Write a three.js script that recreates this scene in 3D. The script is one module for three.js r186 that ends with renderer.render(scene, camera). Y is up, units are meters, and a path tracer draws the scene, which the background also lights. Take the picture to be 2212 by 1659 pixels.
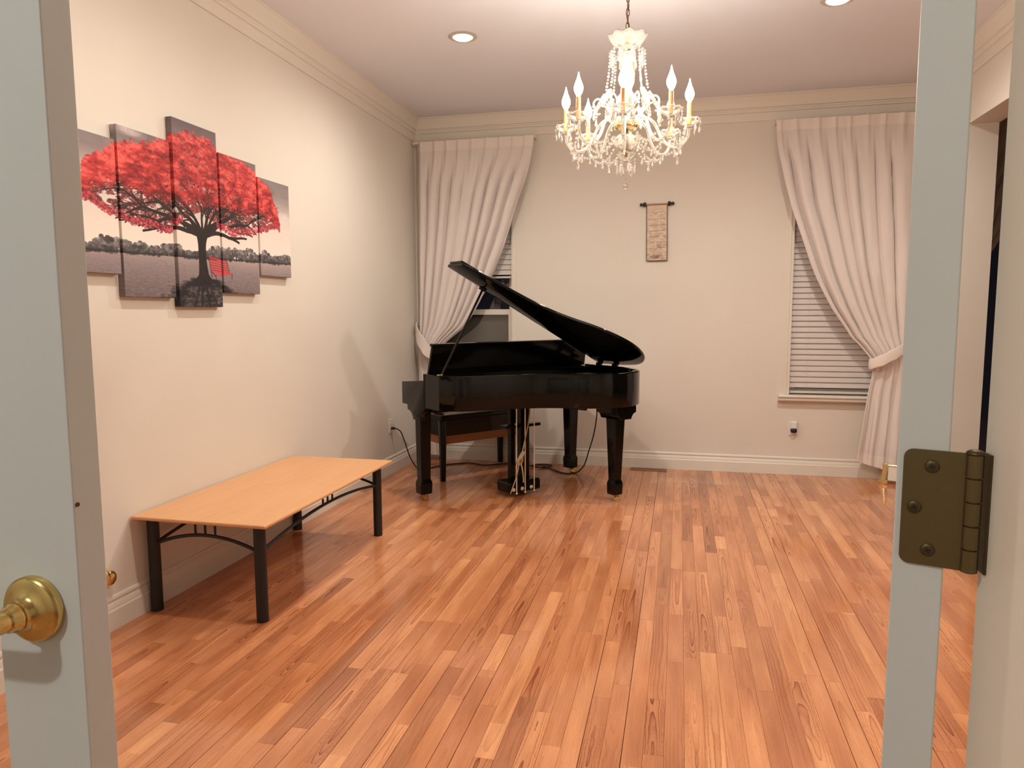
import * as THREE from 'three';
import { RoundedBoxGeometry } from 'three/addons/geometries/RoundedBoxGeometry.js';
import { mergeGeometries, toCreasedNormals } from 'three/addons/utils/BufferGeometryUtils.js';
import { RectAreaLightUniformsLib } from 'three/addons/lights/RectAreaLightUniformsLib.js';

// ------------------------------------------------------------------ camera, sky, exposure
const scene = new THREE.Scene();
scene.background = new THREE.Color(0.004, 0.004, 0.006);          // night outside the windows
const camera = new THREE.PerspectiveCamera(56.858, 2212 / 1659, 0.05, 60);
camera.position.set(0, 1.3522, 0);
camera.rotation.set(-0.101907, 0.23177, -0.003538, 'YXZ');
scene.add(camera);
const renderer = new THREE.WebGLRenderer({ antialias: true });
renderer.toneMapping = THREE.LinearToneMapping;
renderer.toneMappingExposure = 1.03;
renderer.shadowMap.enabled = true;
RectAreaLightUniformsLib.init();
// lamp strengths (candela) and colours, used by the lamps' builders below
const BULB_CD = 0.54, BULB_COLOR = new THREE.Color(1, 0.90, 0.755);
const CAN_CD = 6.8, CAN_COLOR = new THREE.Color(1, 0.925, 0.81);
const HALL_CD = 7.0, HALL_COLOR = new THREE.Color(0.95, 1.0, 0.95);

// ------------------------------------------------------------------ room measures (metres)
const XL = -2.348, XR = 1.803, ZB = -6.161, ZD = -0.598, ZH = -0.46, H = 3.05;
const DX0 = -1.373, DX1 = 0.228, DH = 2.44;                       // doorway the camera looks through
const OZ0 = -5.321, OZ1 = -3.1, OH = 2.556, OX = 1.982;           // opening in the right wall
const WIN = [[-2.175, -1.455], [0.885, 1.605]], WY0 = 0.664, WY1 = 2.45;

// ------------------------------------------------------------------ helpers
let seedState = 7;
function rnd() { seedState = (seedState + 0x6d2b79f5) | 0; let t = Math.imul(seedState ^ (seedState >>> 15), 1 | seedState); t = (t + Math.imul(t ^ (t >>> 7), 61 | t)) ^ t; return ((t ^ (t >>> 14)) >>> 0) / 4294967296; }
const rr = (a, b) => a + (b - a) * rnd();
const lerp = (a, b, t) => a + (b - a) * t, clamp01 = (t) => Math.min(1, Math.max(0, t));
const smooth = (t) => { t = clamp01(t); return t * t * (3 - 2 * t); };
const V = (x, y, z) => new THREE.Vector3(x, y, z);
const hash = (x, y, s) => { let h = Math.imul(x | 0, 374761393) + Math.imul(y | 0, 668265263) + Math.imul(s | 0, 974634491); h = Math.imul(h ^ (h >>> 13), 1274126177); return ((h ^ (h >>> 16)) >>> 0) / 4294967296; };
function noise(x, y, s = 0) {
  const x0 = Math.floor(x), y0 = Math.floor(y), u = smooth(x - x0), v = smooth(y - y0);
  return lerp(lerp(hash(x0, y0, s), hash(x0 + 1, y0, s), u), lerp(hash(x0, y0 + 1, s), hash(x0 + 1, y0 + 1, s), u), v) * 2 - 1;
}
const used = new Map();
function numbered(n) { const k = used.get(n) ?? 0; used.set(n, k + 1); return k ? n + '_' + String(k).padStart(3, '0') : n; }
function clean(g) {
  let r = g.index ? g.toNonIndexed() : g.clone();
  for (const k of Object.keys(r.attributes)) if (!['position', 'normal', 'uv'].includes(k)) r.deleteAttribute(k);
  if (!r.attributes.normal) r.computeVertexNormals();
  if (!r.attributes.uv) r.setAttribute('uv', new THREE.BufferAttribute(new Float32Array(r.attributes.position.count * 2), 2));
  return r;
}
const merge = (list) => (list.length === 1 ? list[0] : mergeGeometries(list.map(clean)));
function mesh(name, geo, material, parent = scene) {
  const m = new THREE.Mesh(Array.isArray(geo) ? merge(geo) : geo, material);
  m.name = parent === scene ? numbered(name) : name; m.castShadow = m.receiveShadow = true;
  if (parent !== scene) { const same = parent.children.filter((c) => c.name === name || c.name.startsWith(name + '_0')).length; if (same) m.name = name + '_' + String(same).padStart(3, '0'); }
  parent.add(m); return m;
}
function tag(o, label, category, group) { o.userData.label = label; o.userData.category = category; if (group) o.userData.group = group; return o; }
function thing(name, label, category, [x, y, z] = [0, 0, 0], turn = 0, group) {
  const o = new THREE.Group(); o.name = numbered(name); o.position.set(x, y, z); o.rotation.y = turn; scene.add(o);
  return tag(o, label, category, group);
}
function place(name) { const o = new THREE.Group(); o.name = name; o.userData.kind = 'structure'; scene.add(o); return o; }
function struct(name, geo, material, parent = scene) { const m = mesh(name, geo, material, parent); if (parent === scene) { m.name = name; m.userData.kind = 'structure'; } return m; }
function box(w, h, d, x = 0, y = 0, z = 0, r = 0.002) {
  const g = r ? new RoundedBoxGeometry(w, h, d, 1, Math.min(r, w / 2.1, h / 2.1, d / 2.1)) : new THREE.BoxGeometry(w, h, d);
  return g.translate(x, y, z);
}
const span = (x0, x1, y0, y1, z0, z1, r = 0) => box(Math.abs(x1 - x0), Math.abs(y1 - y0), Math.abs(z1 - z0), (x0 + x1) / 2, (y0 + y1) / 2, (z0 + z1) / 2, r);
const cyl = (r0, r1, h, x = 0, y = 0, z = 0, n = 20) => new THREE.CylinderGeometry(r1, r0, h, n).translate(x, y, z);   // r0 bottom, r1 top, y = middle
const lathe = (pts, n = 24) => new THREE.LatheGeometry(pts.map((p) => new THREE.Vector2(Math.max(p[0], 1e-5), p[1])), n);
const tube = (pts, r, n = 24, k = 8) => new THREE.TubeGeometry(new THREE.CatmullRomCurve3(pts.map((p) => V(...p))), n, r, k);
function rod(a, b, r0, r1 = r0, n = 10) {
  const A = V(...a), B = V(...b), d = B.clone().sub(A), L = d.length();
  const g = new THREE.CylinderGeometry(r1, r0, L, n);
  return g.applyMatrix4(new THREE.Matrix4().compose(A.add(B).multiplyScalar(0.5), new THREE.Quaternion().setFromUnitVectors(V(0, 1, 0), d.normalize()), V(1, 1, 1)));
}
function poly(pts, curve) { const s = new THREE.Shape(); if (curve) s.setFromPoints(new THREE.CatmullRomCurve3(pts.map((p) => V(p[0], p[1], 0)), true, 'centripetal').getPoints(120).slice(0, -1).map((p) => new THREE.Vector2(p.x, p.y))); else s.setFromPoints(pts.map((p) => new THREE.Vector2(...p))); return s; }
function slab(shape, yTop, t, bevel = 0.003) {                     // a shape in plan (x, z), thickness t below yTop
  const g = new THREE.ExtrudeGeometry(shape, { depth: t - 2 * bevel, bevelEnabled: bevel > 0, bevelThickness: bevel, bevelSize: bevel, bevelOffset: -bevel, bevelSegments: 2, curveSegments: 24 });
  return g.rotateX(Math.PI / 2).translate(0, yTop - bevel, 0);
}
// a profile [out from wall, height] swept from a to b; out is the direction off the wall
function moulding(profile, a, b, out) {
  const A = V(...a), B = V(...b), O = V(...out), pos = [], n = profile.length;
  const at = (P, i) => P.clone().addScaledVector(O, profile[i % n][0]).add(V(0, profile[i % n][1], 0));
  for (let i = 0; i < n; i++) { const p = at(A, i), q = at(B, i), r = at(B, i + 1), s = at(A, i + 1); for (const t of [p, q, r, p, r, s]) pos.push(t.x, t.y, t.z); }
  const tri = THREE.ShapeUtils.triangulateShape(profile.map((p) => new THREE.Vector2(...p)), []);
  for (const P of [A, B]) for (const f of tri) for (const i of f) { const t = at(P, i); pos.push(t.x, t.y, t.z); }
  const g = new THREE.BufferGeometry(); g.setAttribute('position', new THREE.BufferAttribute(new Float32Array(pos), 3));
  // outward winding
  const e = B.clone().sub(A), flip = V(0, 1, 0).cross(O).dot(e) > 0;
  if (flip) { const p = g.attributes.position.array; for (let i = 0; i < p.length; i += 9) for (let k = 0; k < 3; k++) { const t = p[i + 3 + k]; p[i + 3 + k] = p[i + 6 + k]; p[i + 6 + k] = t; } }
  g.computeVertexNormals(); return toCreasedNormals(g, 0.6);
}
function canvasTexture(w, h, draw, srgb = true) {
  const c = document.createElement('canvas'); c.width = w; c.height = h; draw(c.getContext('2d'), w, h);
  const t = new THREE.CanvasTexture(c); if (srgb) t.colorSpace = THREE.SRGBColorSpace; t.wrapS = t.wrapT = THREE.RepeatWrapping; return t;
}
function dataTexture(w, h, fn, srgb) {
  const d = new Uint8Array(w * h * 4);
  for (let y = 0; y < h; y++) for (let x = 0; x < w; x++) { const c = fn(x, y); d.set([c[0], c[1], c[2], 255], (y * w + x) * 4); }
  const t = new THREE.DataTexture(d, w, h); t.magFilter = t.minFilter = THREE.LinearFilter; t.wrapS = t.wrapT = THREE.RepeatWrapping; if (srgb) t.colorSpace = THREE.SRGBColorSpace; t.needsUpdate = true; return t;
}
const P = (o) => new THREE.MeshPhysicalMaterial(o);
const rgb = (r, g, b) => new THREE.Color(r, g, b);

// ------------------------------------------------------------------ materials
const rollerBump = dataTexture(256, 256, (x, y) => { const v = 128 + 60 * noise(x / 4, y / 4, 3) + 50 * noise(x / 11, y / 11, 5); return [v, v, v]; });
rollerBump.repeat.set(3, 3);
const M = {};
M.wall = P({ color: rgb(0.74, 0.68, 0.605), roughness: 0.62, bumpMap: rollerBump, bumpScale: 0.0004 });
M.ceiling = P({ color: rgb(0.79, 0.805, 0.87), roughness: 0.9 });
M.trim = P({ color: rgb(0.76, 0.705, 0.625), roughness: 0.42 });
M.doorPaint = P({ color: rgb(0.66, 0.665, 0.645), roughness: 0.4 });
M.jambPaint = P({ color: rgb(0.86, 0.785, 0.69), roughness: 0.45 });
M.subfloor = P({ color: rgb(0.06, 0.03, 0.015), roughness: 0.9 });
M.hallFloor = P({ color: rgb(0.42, 0.2, 0.09), roughness: 0.4 });
M.hallWall = P({ color: rgb(0.74, 0.72, 0.68), roughness: 0.7 });
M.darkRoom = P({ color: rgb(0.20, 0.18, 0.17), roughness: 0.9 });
M.piano = P({ color: rgb(0.0025, 0.0022, 0.002), roughness: 0.09, specularIntensity: 0.55 });
M.pianoFelt = P({ color: rgb(0.012, 0.012, 0.012), roughness: 0.95 });
M.plate = P({ color: rgb(0.03, 0.022, 0.012), roughness: 0.5 });
M.sound = P({ color: rgb(0.35, 0.2, 0.09), roughness: 0.5 });
M.brass = P({ color: rgb(0.72, 0.52, 0.20), roughness: 0.18, metalness: 1 });
M.brassPale = P({ color: rgb(0.80, 0.66, 0.34), roughness: 0.16, metalness: 1 });
M.bronze = P({ color: rgb(0.17, 0.125, 0.058), roughness: 0.42, metalness: 0.85 });
M.bronzeDark = P({ color: rgb(0.10, 0.072, 0.035), roughness: 0.45, metalness: 0.85 });
M.steelRod = P({ color: rgb(0.86, 0.74, 0.58), roughness: 0.3, metalness: 0.5 });
M.blackMetal = P({ color: rgb(0.008, 0.008, 0.010), roughness: 0.5 });
M.blackPlastic = P({ color: rgb(0.012, 0.011, 0.012), roughness: 0.45 });
M.cord = P({ color: rgb(0.018, 0.008, 0.008), roughness: 0.6 });
M.white = P({ color: rgb(0.80, 0.76, 0.70), roughness: 0.4 });
M.navy = P({ color: rgb(0.010, 0.008, 0.04), roughness: 0.25 });
M.strap = P({ color: rgb(0.42, 0.33, 0.2), roughness: 0.95 });
M.pink = P({ color: rgb(0.75, 0.42, 0.34), roughness: 0.9 });
M.slat = P({ color: rgb(0.66, 0.60, 0.57), roughness: 0.5 });
M.rail = P({ color: rgb(0.76, 0.70, 0.63), roughness: 0.4 });
M.glass = P({ color: rgb(1, 1, 1), roughness: 0.02, transmission: 1, thickness: 0, ior: 1.5 });
M.screen = P({ color: rgb(0.085, 0.08, 0.07), roughness: 0.9 });
M.night = P({ color: rgb(0.01, 0.01, 0.012), roughness: 0.9 });
M.crystal = P({ color: rgb(1, 0.98, 0.93), roughness: 0.03, transmission: 0.86, thickness: 0.01, ior: 1.6 });
M.milky = P({ color: rgb(1, 0.97, 0.9), roughness: 0.06, transmission: 0.8, thickness: 0.01, ior: 1.5 });
M.candle = P({ color: rgb(0.62, 0.30, 0.10), roughness: 0.4 });
M.bulb = P({ color: rgb(1, 0.95, 0.85), roughness: 0.3, emissive: rgb(1, 0.88, 0.68), emissiveIntensity: 7 });
M.lens = P({ color: rgb(1, 1, 1), roughness: 0.4, emissive: rgb(1, 0.93, 0.82), emissiveIntensity: 5 });
M.hallLens = P({ color: rgb(1, 1, 1), roughness: 0.4, emissive: rgb(0.92, 0.98, 1), emissiveIntensity: 4 });
M.can = P({ color: rgb(0.62, 0.56, 0.48), roughness: 0.35, metalness: 0.4 });
M.chain = P({ color: rgb(0.22, 0.13, 0.08), roughness: 0.35, metalness: 0.8 });
const weave = dataTexture(128, 128, (x, y) => { const v = 150 + 40 * Math.sin(x * Math.PI / 2) * Math.sin(y * Math.PI / 2) + 50 * noise(x / 3, y / 1.5, 9); return [v, v, v]; });
M.curtain = P({ color: rgb(0.75, 0.675, 0.645), roughness: 0.95, side: THREE.DoubleSide, bumpMap: weave, bumpScale: 0.0006, sheen: 0.3, sheenRoughness: 0.6, sheenColor: rgb(0.7, 0.62, 0.6) });
M.curtainHead = P({ color: rgb(0.82, 0.73, 0.68), roughness: 0.95, side: THREE.DoubleSide, bumpMap: weave, bumpScale: 0.0006 });
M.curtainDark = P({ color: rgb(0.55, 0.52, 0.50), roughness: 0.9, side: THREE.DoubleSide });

// ------------------------------------------------------------------ oak grain: lanes of one plank width each, 1.8 m long
function oak(seed, w = 2048, lanes = 8, lane = 64) {
  // per lane: figure (0 plain, 1 cathedral, 2 swirling, 3 straight), spread of the rings, strength of the dark lines
  const figure = seed % 2 ? [2, 0, 1, 0, 2, 1, 0, 3] : [0, 1, 0, 2, 3, 0, 1, 2];
  const kinds = figure.map((f, i) => ({ f, yc: rr(-0.5, 0.5), k: rr(2.5, 6), a: rr(1.4, 3.4), q: rr(3, 7), s: seed * 31 + i, line: [0.22, 0.62, 0.95, 0.45][f], wave: [0.9, 0.8, 1.9, 0.7][f] }));
  return dataTexture(w, lanes * lane, (x, y) => {
    const L = kinds[Math.floor(y / lane)], v = ((y % lane) + 0.5) / lane - 0.5, u = x / w * 1.8;   // v across (-.5 .. .5), u metres
    const wob = L.wave * (noise(u * 3.2, v * 1.3, L.s) + 0.28 * noise(u * 10, v * 2.4, L.s + 7) + 0.07 * noise(u * 26, v * 5, L.s + 9));
    const c = v - L.yc * 0.5 - 0.25 * noise(u * 1.3, 0.5, L.s + 3);
    const g = L.f === 3 ? v * L.q + wob : L.k * c * c * 2.2 + L.a * u * (0.8 + 0.3 * noise(u * 0.8, 2, L.s)) + wob;
    const fr = g - Math.floor(g), where = clamp01(0.55 + 0.9 * noise(u * 1.7, v * 0.8, L.s + 19));
    const late = (Math.pow(fr, 8) * 0.85 + 0.3 * Math.pow(fr, 2)) * L.line * where;                 // slow rise, sharp dark line
    const pore = Math.max(0, noise(u * 55, v * 50, L.s + 11) - 0.3) * 0.16;
    const fine = noise(u * 14, v * 26, L.s + 13) * 0.05, patch = noise(u * 2.4, v * 1.2, L.s + 17) * 0.20 + noise(u * 7, v * 3, L.s + 23) * 0.07;
    const t = clamp01(late + pore + fine + patch + 0.2);
    return [lerp(246, 142, t), lerp(204, 82, t), lerp(160, 45, t)];
  }, true);
}
const oakMaps = [oak(1), oak(2)];
const oakRough = dataTexture(256, 256, (x, y) => { const v = 88 + 26 * noise(x / 30, y / 30, 21) + 14 * noise(x / 7, y / 7, 23); return [v, v, v]; });
const tints = [[0.90, 0.66, 0.535], [0.78, 0.52, 0.415], [0.70, 0.45, 0.36], [0.82, 0.56, 0.445], [0.59, 0.375, 0.295], [0.745, 0.495, 0.40]];
const plankMats = oakMaps.map((map) => tints.map((t) => P({ map, color: rgb(...t), roughness: 0.45, clearcoat: 0.9, clearcoatRoughness: 0.09, specularIntensity: 0.3 })));

// ------------------------------------------------------------------ floor of strip planks
const floor = place('floor');
struct('subfloor', span(XL - 0.1, XR + 0.1, -0.15, -0.014, ZB - 0.1, ZH, 0), M.subfloor, floor);
function plankGeometry(x0, x1, z0, z1, laneIndex, u0, flip) {
  const b = 0.0006, t = 0.0004, y0 = -0.013, pos = [], uv = [], U = (z) => (flip ? u0 + (z - z0) / 1.8 : u0 + (z1 - z) / 1.8), W = (x) => (laneIndex + 0.03 + 0.94 * clamp01((x - x0) / (x1 - x0))) / 8;
  const e = 0.00008, top = [[x0 + b, 0, z1 - e], [x1 - b, 0, z1 - e], [x1 - b, 0, z0 + e], [x0 + b, 0, z0 + e]], mid = [[x0, -t - b, z1], [x1, -t - b, z1], [x1, -t - b, z0], [x0, -t - b, z0]], low = mid.map((p) => [p[0], y0, p[2]]);
  const quad = (...q) => { for (const i of [0, 1, 2, 0, 2, 3]) { pos.push(...q[i]); uv.push(U(q[i][2]), W(q[i][0])); } };
  quad(...top);
  for (let i = 0; i < 4; i++) { const j = (i + 1) % 4; quad(mid[i], mid[j], top[j], top[i]); quad(low[i], low[j], mid[j], mid[i]); }
  const g = new THREE.BufferGeometry(); g.setAttribute('position', new THREE.BufferAttribute(new Float32Array(pos), 3)); g.setAttribute('uv', new THREE.BufferAttribute(new Float32Array(uv), 2)); g.computeVertexNormals(); return g;
}
camera.updateMatrixWorld(true); camera.updateProjectionMatrix();
{
  const rows = 66, w = (XR - XL - 0.02) / rows, list = [], q = new THREE.Vector3();
  for (let i = 0; i < rows; i++) {
    const gap = rnd() < 0.4 ? 0.0017 : 0.0003, x0 = XL + 0.01 + i * w, x1 = x0 + w - gap;
    let z = ZB + 0.008 - rr(0, 0.6);
    while (z < ZD + 0.05) {
      const len = rnd() < 0.25 ? rr(0.3, 0.6) : rr(0.65, 1.5); let z0 = Math.max(z, ZB + 0.008), z1 = Math.min(z + len, ZD + 0.1); z += len;
      if (z1 - z0 < 0.005) continue;
      let area = 0;
      for (let k = 0; k < 9; k++) { q.set((x0 + x1) / 2, 0, lerp(z0, z1, (k + 0.5) / 9)); const d = q.distanceTo(camera.position); q.project(camera); if (Math.abs(q.x) < 1 && Math.abs(q.y) < 1 && q.z < 1 && (q.x > -0.77)) area += (z1 - z0) / 9 * w * 1.35 / (d * d * d); }
      list.push({ x0, x1, z0, z1: z1 - 0.0007, area, lane: Math.floor(rnd() * 8), u0: rnd() * 0.9, flip: rnd() < 0.5, tex: rnd() < 0.5 ? 0 : 1, tint: [0, 1, 1, 1, 3, 3, 5, 5, 2, 5, 3, 4][Math.floor(rnd() * 12)] });
    }
  }
  const show = [...list].sort((a, b) => b.area - a.area).slice(0, 299), set = new Set(show), rest = new Map();
  for (const k of list) {
    const g = plankGeometry(k.x0, k.x1, k.z0, k.z1, k.lane, k.u0, k.flip);
    if (set.has(k)) mesh('plank', g, plankMats[k.tex][k.tint], floor);
    else { const key = k.tex; if (!rest.has(key)) rest.set(key, []); rest.get(key).push(g); }
  }
  const all = [...rest.values()].flat();
  const far = mesh('floor_planks', all, plankMats[0][1], floor); far.userData.kind = 'stuff';
}
struct('floor_hall', span(-3.2, 2.4, -0.15, 0, ZH, 3.0), M.hallFloor);
struct('floor_side', span(XR + 0.1, 5.0, -0.15, 0, ZB - 0.1, -2.4), M.hallFloor);
struct('trim_threshold', [span(DX0 - 0.02, DX1 + 0.02, -0.013, 0.004, ZD + 0.1, ZH - 0.001)], M.hallFloor);

// ------------------------------------------------------------------ walls, ceiling
struct('ceiling', span(XL - 0.15, OX, H, H + 0.15, ZB - 0.15, ZH), M.ceiling);
struct('ceiling_hall', span(-3.2, 2.4, H, H + 0.15, ZH, 3.0), M.hallWall);
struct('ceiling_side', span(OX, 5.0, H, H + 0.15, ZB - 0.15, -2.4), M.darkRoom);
struct('wall_left', span(XL - 0.15, XL, -0.15, H, ZB, ZD), M.wall);
function wallShape(x0, x1, y0, y1, holes, depth) {
  const s = poly([[x0, y0], [x1, y0], [x1, y1], [x0, y1]]);
  for (const [a, b, c, d] of holes) s.holes.push(new THREE.Path([[a, c], [a, d], [b, d], [b, c]].map((p) => new THREE.Vector2(...p))));
  const g = new THREE.ExtrudeGeometry(s, { depth, bevelEnabled: false }); return g;
}
struct('wall_back', wallShape(XL - 0.15, 5.0, -0.15, H, [...WIN.map(([a, b]) => [a, b, WY0 - 0.03, WY1]), [2.16, 4.0, 0.02, 2.2]], 0.15).translate(0, 0, ZB - 0.15), M.wall);
// right wall: notch for the opening (in z), built in x-y with x = -z, then turned
{
  const s = poly([[-ZD, -0.15], [-OZ1, -0.15], [-OZ1, OH], [-OZ0, OH], [-OZ0, -0.15], [-ZB, -0.15], [-ZB, H], [-ZD, H]]);
  struct('wall_right', new THREE.ExtrudeGeometry(s, { depth: OX - XR, bevelEnabled: false }).rotateY(Math.PI / 2).translate(XR, 0, 0), M.wall);
}
{
  const s = poly([[XL - 0.15, -0.15], [DX0 - 0.028, -0.15], [DX0 - 0.028, DH + 0.018], [DX1 + 0.028, DH + 0.018], [DX1 + 0.028, -0.15], [OX, -0.15], [OX, H], [XL - 0.15, H]]);
  struct('wall_front', new THREE.ExtrudeGeometry(s, { depth: ZH - ZD - 0.002, bevelEnabled: false }).translate(0, 0, ZD + 0.001), M.jambPaint);
}
struct('wall_hall_left', span(-3.3, -3.2, -0.15, H, ZH - 0.1, 3.0), M.hallWall);
struct('wall_hall_right', span(2.4, 2.5, -0.15, H, ZH - 0.1, 3.0), M.hallWall);
struct('wall_hall_back', span(-3.3, 2.5, -0.15, H, 3.0, 3.1), M.hallWall);
struct('wall_hall_front', span(-3.3, XL - 0.15, -0.15, H, ZH - 0.1, ZH), M.hallWall);
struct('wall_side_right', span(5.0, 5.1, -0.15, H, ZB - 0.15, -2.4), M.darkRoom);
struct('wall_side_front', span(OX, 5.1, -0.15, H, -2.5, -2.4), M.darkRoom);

// crown moulding and baseboards
const CROWN = [[0, H], [0.078, H], [0.078, H - 0.011], [0.071, H - 0.014], [0.066, H - 0.024], [0.055, H - 0.04], [0.046, H - 0.06], [0.041, H - 0.082], [0.041, H - 0.092], [0.030, H - 0.096], [0.030, H - 0.104], [0.024, H - 0.112], [0.024, H - 0.124], [0.014, H - 0.128], [0.014, H - 0.180], [0.010, H - 0.190], [0, H - 0.190]];
const BASE = [[0, 0], [0.019, 0], [0.018, 0.084], [0.013, 0.091], [0.013, 0.096], [0.011, 0.112], [0.006, 0.119], [0.006, 0.124], [0.010, 0.128], [0.010, 0.138], [0.006, 0.144], [0, 0.145]];
struct('trim_1', moulding(CROWN, [XL, 0, ZB], [XL, 0, ZD], [1, 0, 0]), M.trim);
struct('trim_2', moulding(CROWN, [XL, 0, ZB], [XR, 0, ZB], [0, 0, 1]), M.trim);
struct('trim_3', moulding(CROWN, [XR, 0, ZB], [XR, 0, ZD], [-1, 0, 0]), M.trim);
struct('trim_4', moulding(CROWN, [XL, 0, ZD], [XR, 0, ZD], [0, 0, -1]), M.trim);
struct('baseboard_left', moulding(BASE, [XL, 0, ZB], [XL, 0, ZD], [1, 0, 0]), M.trim);
struct('baseboard_back', moulding(BASE, [XL, 0, ZB], [XR, 0, ZB], [0, 0, 1]), M.trim);
struct('baseboard_right', [moulding(BASE, [XR, 0, ZB], [XR, 0, OZ0], [-1, 0, 0])], M.trim);
struct('baseboard_right_near', [moulding(BASE, [XR, 0, OZ1], [XR, 0, ZD], [-1, 0, 0])], M.trim);
struct('baseboard_front', moulding(BASE, [XL, 0, ZD], [DX0 - 0.08, 0, ZD], [0, 0, -1]), M.trim);

// ------------------------------------------------------------------ windows with sills, sashes and blinds
WIN.forEach(([a, b], i) => {
  const w = place('window_' + (i + 1)), zf = ZB - 0.075;
  for (const [x0, x1, y0, y1] of [[a - 0.042, a, WY0, WY1 + 0.042], [b, b + 0.042, WY0, WY1 + 0.042], [a - 0.042, b + 0.042, WY1, WY1 + 0.042]]) {
    const v = x1 - x0 < 0.1, g = [span(x0, x1, y0, y1, ZB - 0.001, ZB + 0.009, 0.002)];
    g.push(v ? span(x0 + 0.008, x0 + 0.02, y0, y1, ZB + 0.007, ZB + 0.014, 0.003) : span(x0, x1, y0 + 0.008, y0 + 0.02, ZB + 0.007, ZB + 0.014, 0.003));
    struct('window_casing', g, M.trim, w);
  }
  const sill = new THREE.ExtrudeGeometry(poly([[-0.08, 0], [0.060, 0], [0.064, -0.006], [0.064, -0.014], [0.058, -0.02], [0.048, -0.022], [0.048, -0.028], [0.056, -0.033], [0.054, -0.042], [0.040, -0.05], [0.02, -0.053], [-0.08, -0.053]]), { depth: b - a + 0.174, bevelEnabled: false });
  // shape x = out from the wall, so turn to face +z
  struct('window_sill', toCreasedNormals(sill.rotateY(-Math.PI / 2).translate(b + 0.087, WY0, ZB), 0.5), M.trim, w);
  const frame = (x0, x1, y0, y1, z, t, d) => [span(x0, x0 + t, y0, y1, z - d, z, 0.002), span(x1 - t, x1, y0, y1, z - d, z, 0.002), span(x0 + t, x1 - t, y0, y0 + t, z - d, z, 0.002), span(x0 + t, x1 - t, y1 - t, y1, z - d, z, 0.002)];
  struct('upper_sash', frame(a, b, 1.32, WY1, zf - 0.03, 0.045, 0.03), M.rail, w);
  struct('lower_sash', frame(a, b, WY0, 1.372, zf, 0.048, 0.03), M.rail, w);
  struct('pane', span(a + 0.04, b - 0.04, 1.36, WY1 - 0.04, zf - 0.048, zf - 0.045), M.glass, w);
  struct('pane', span(a + 0.044, b - 0.044, WY0 + 0.045, 1.328, zf - 0.018, zf - 0.015), M.glass, w);
  struct('insect_screen', span(a + 0.02, b - 0.02, WY0 + 0.02, 1.34, zf - 0.068, zf - 0.066), M.screen, w);
});
function blind(x0, x1, yTop, yLow, label) {
  const zc = ZB - 0.042, t = thing('window_blind', label, 'blind', [(x0 + x1) / 2, yTop, zc], 0), w = x1 - x0 - 0.012;
  mesh('headrail', box(w, 0.045, 0.05, 0, -0.0235, 0, 0.004), M.slat, t);
  const n = Math.round((yTop - 0.06 - yLow - 0.02) / 0.0455), g = new THREE.ExtrudeGeometry(poly([[-0.025, -0.0011], [-0.012, 0.0002], [0, 0.0008], [0.012, 0.0002], [0.025, -0.0011], [0.025, 0.0006], [0.012, 0.0022], [0, 0.0028], [-0.012, 0.0022], [-0.025, 0.0006]]), { depth: w, bevelEnabled: false });
  g.rotateY(Math.PI / 2).translate(-w / 2, 0, 0).rotateX(1.28);
  const gg = toCreasedNormals(g, 0.6);
  for (let i = 0; i < n; i++) { const s = mesh('slat', gg, M.slat, t); s.position.y = -0.066 - i * 0.0455; s.rotation.x = rr(-0.03, 0.03); }
  mesh('bottom_rail', box(w, 0.018, 0.05, 0, yLow - yTop + 0.0095, 0, 0.004), M.slat, t);
  for (const s of [-1, 1]) mesh('ladder_cord', [cyl(0.0008, 0.0008, yTop - yLow - 0.05, s * w * 0.32, (yLow - yTop) / 2, 0.0265, 5)], M.slat, t);
  return t;
}
blind(WIN[0][0], WIN[0][1], WY1, 1.645, 'white slatted blind pulled half up in the dark window behind the piano lid');
blind(WIN[1][0], WIN[1][1], WY1, 0.675, 'white slatted blind fully lowered and closed in the window above the night light');

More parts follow.
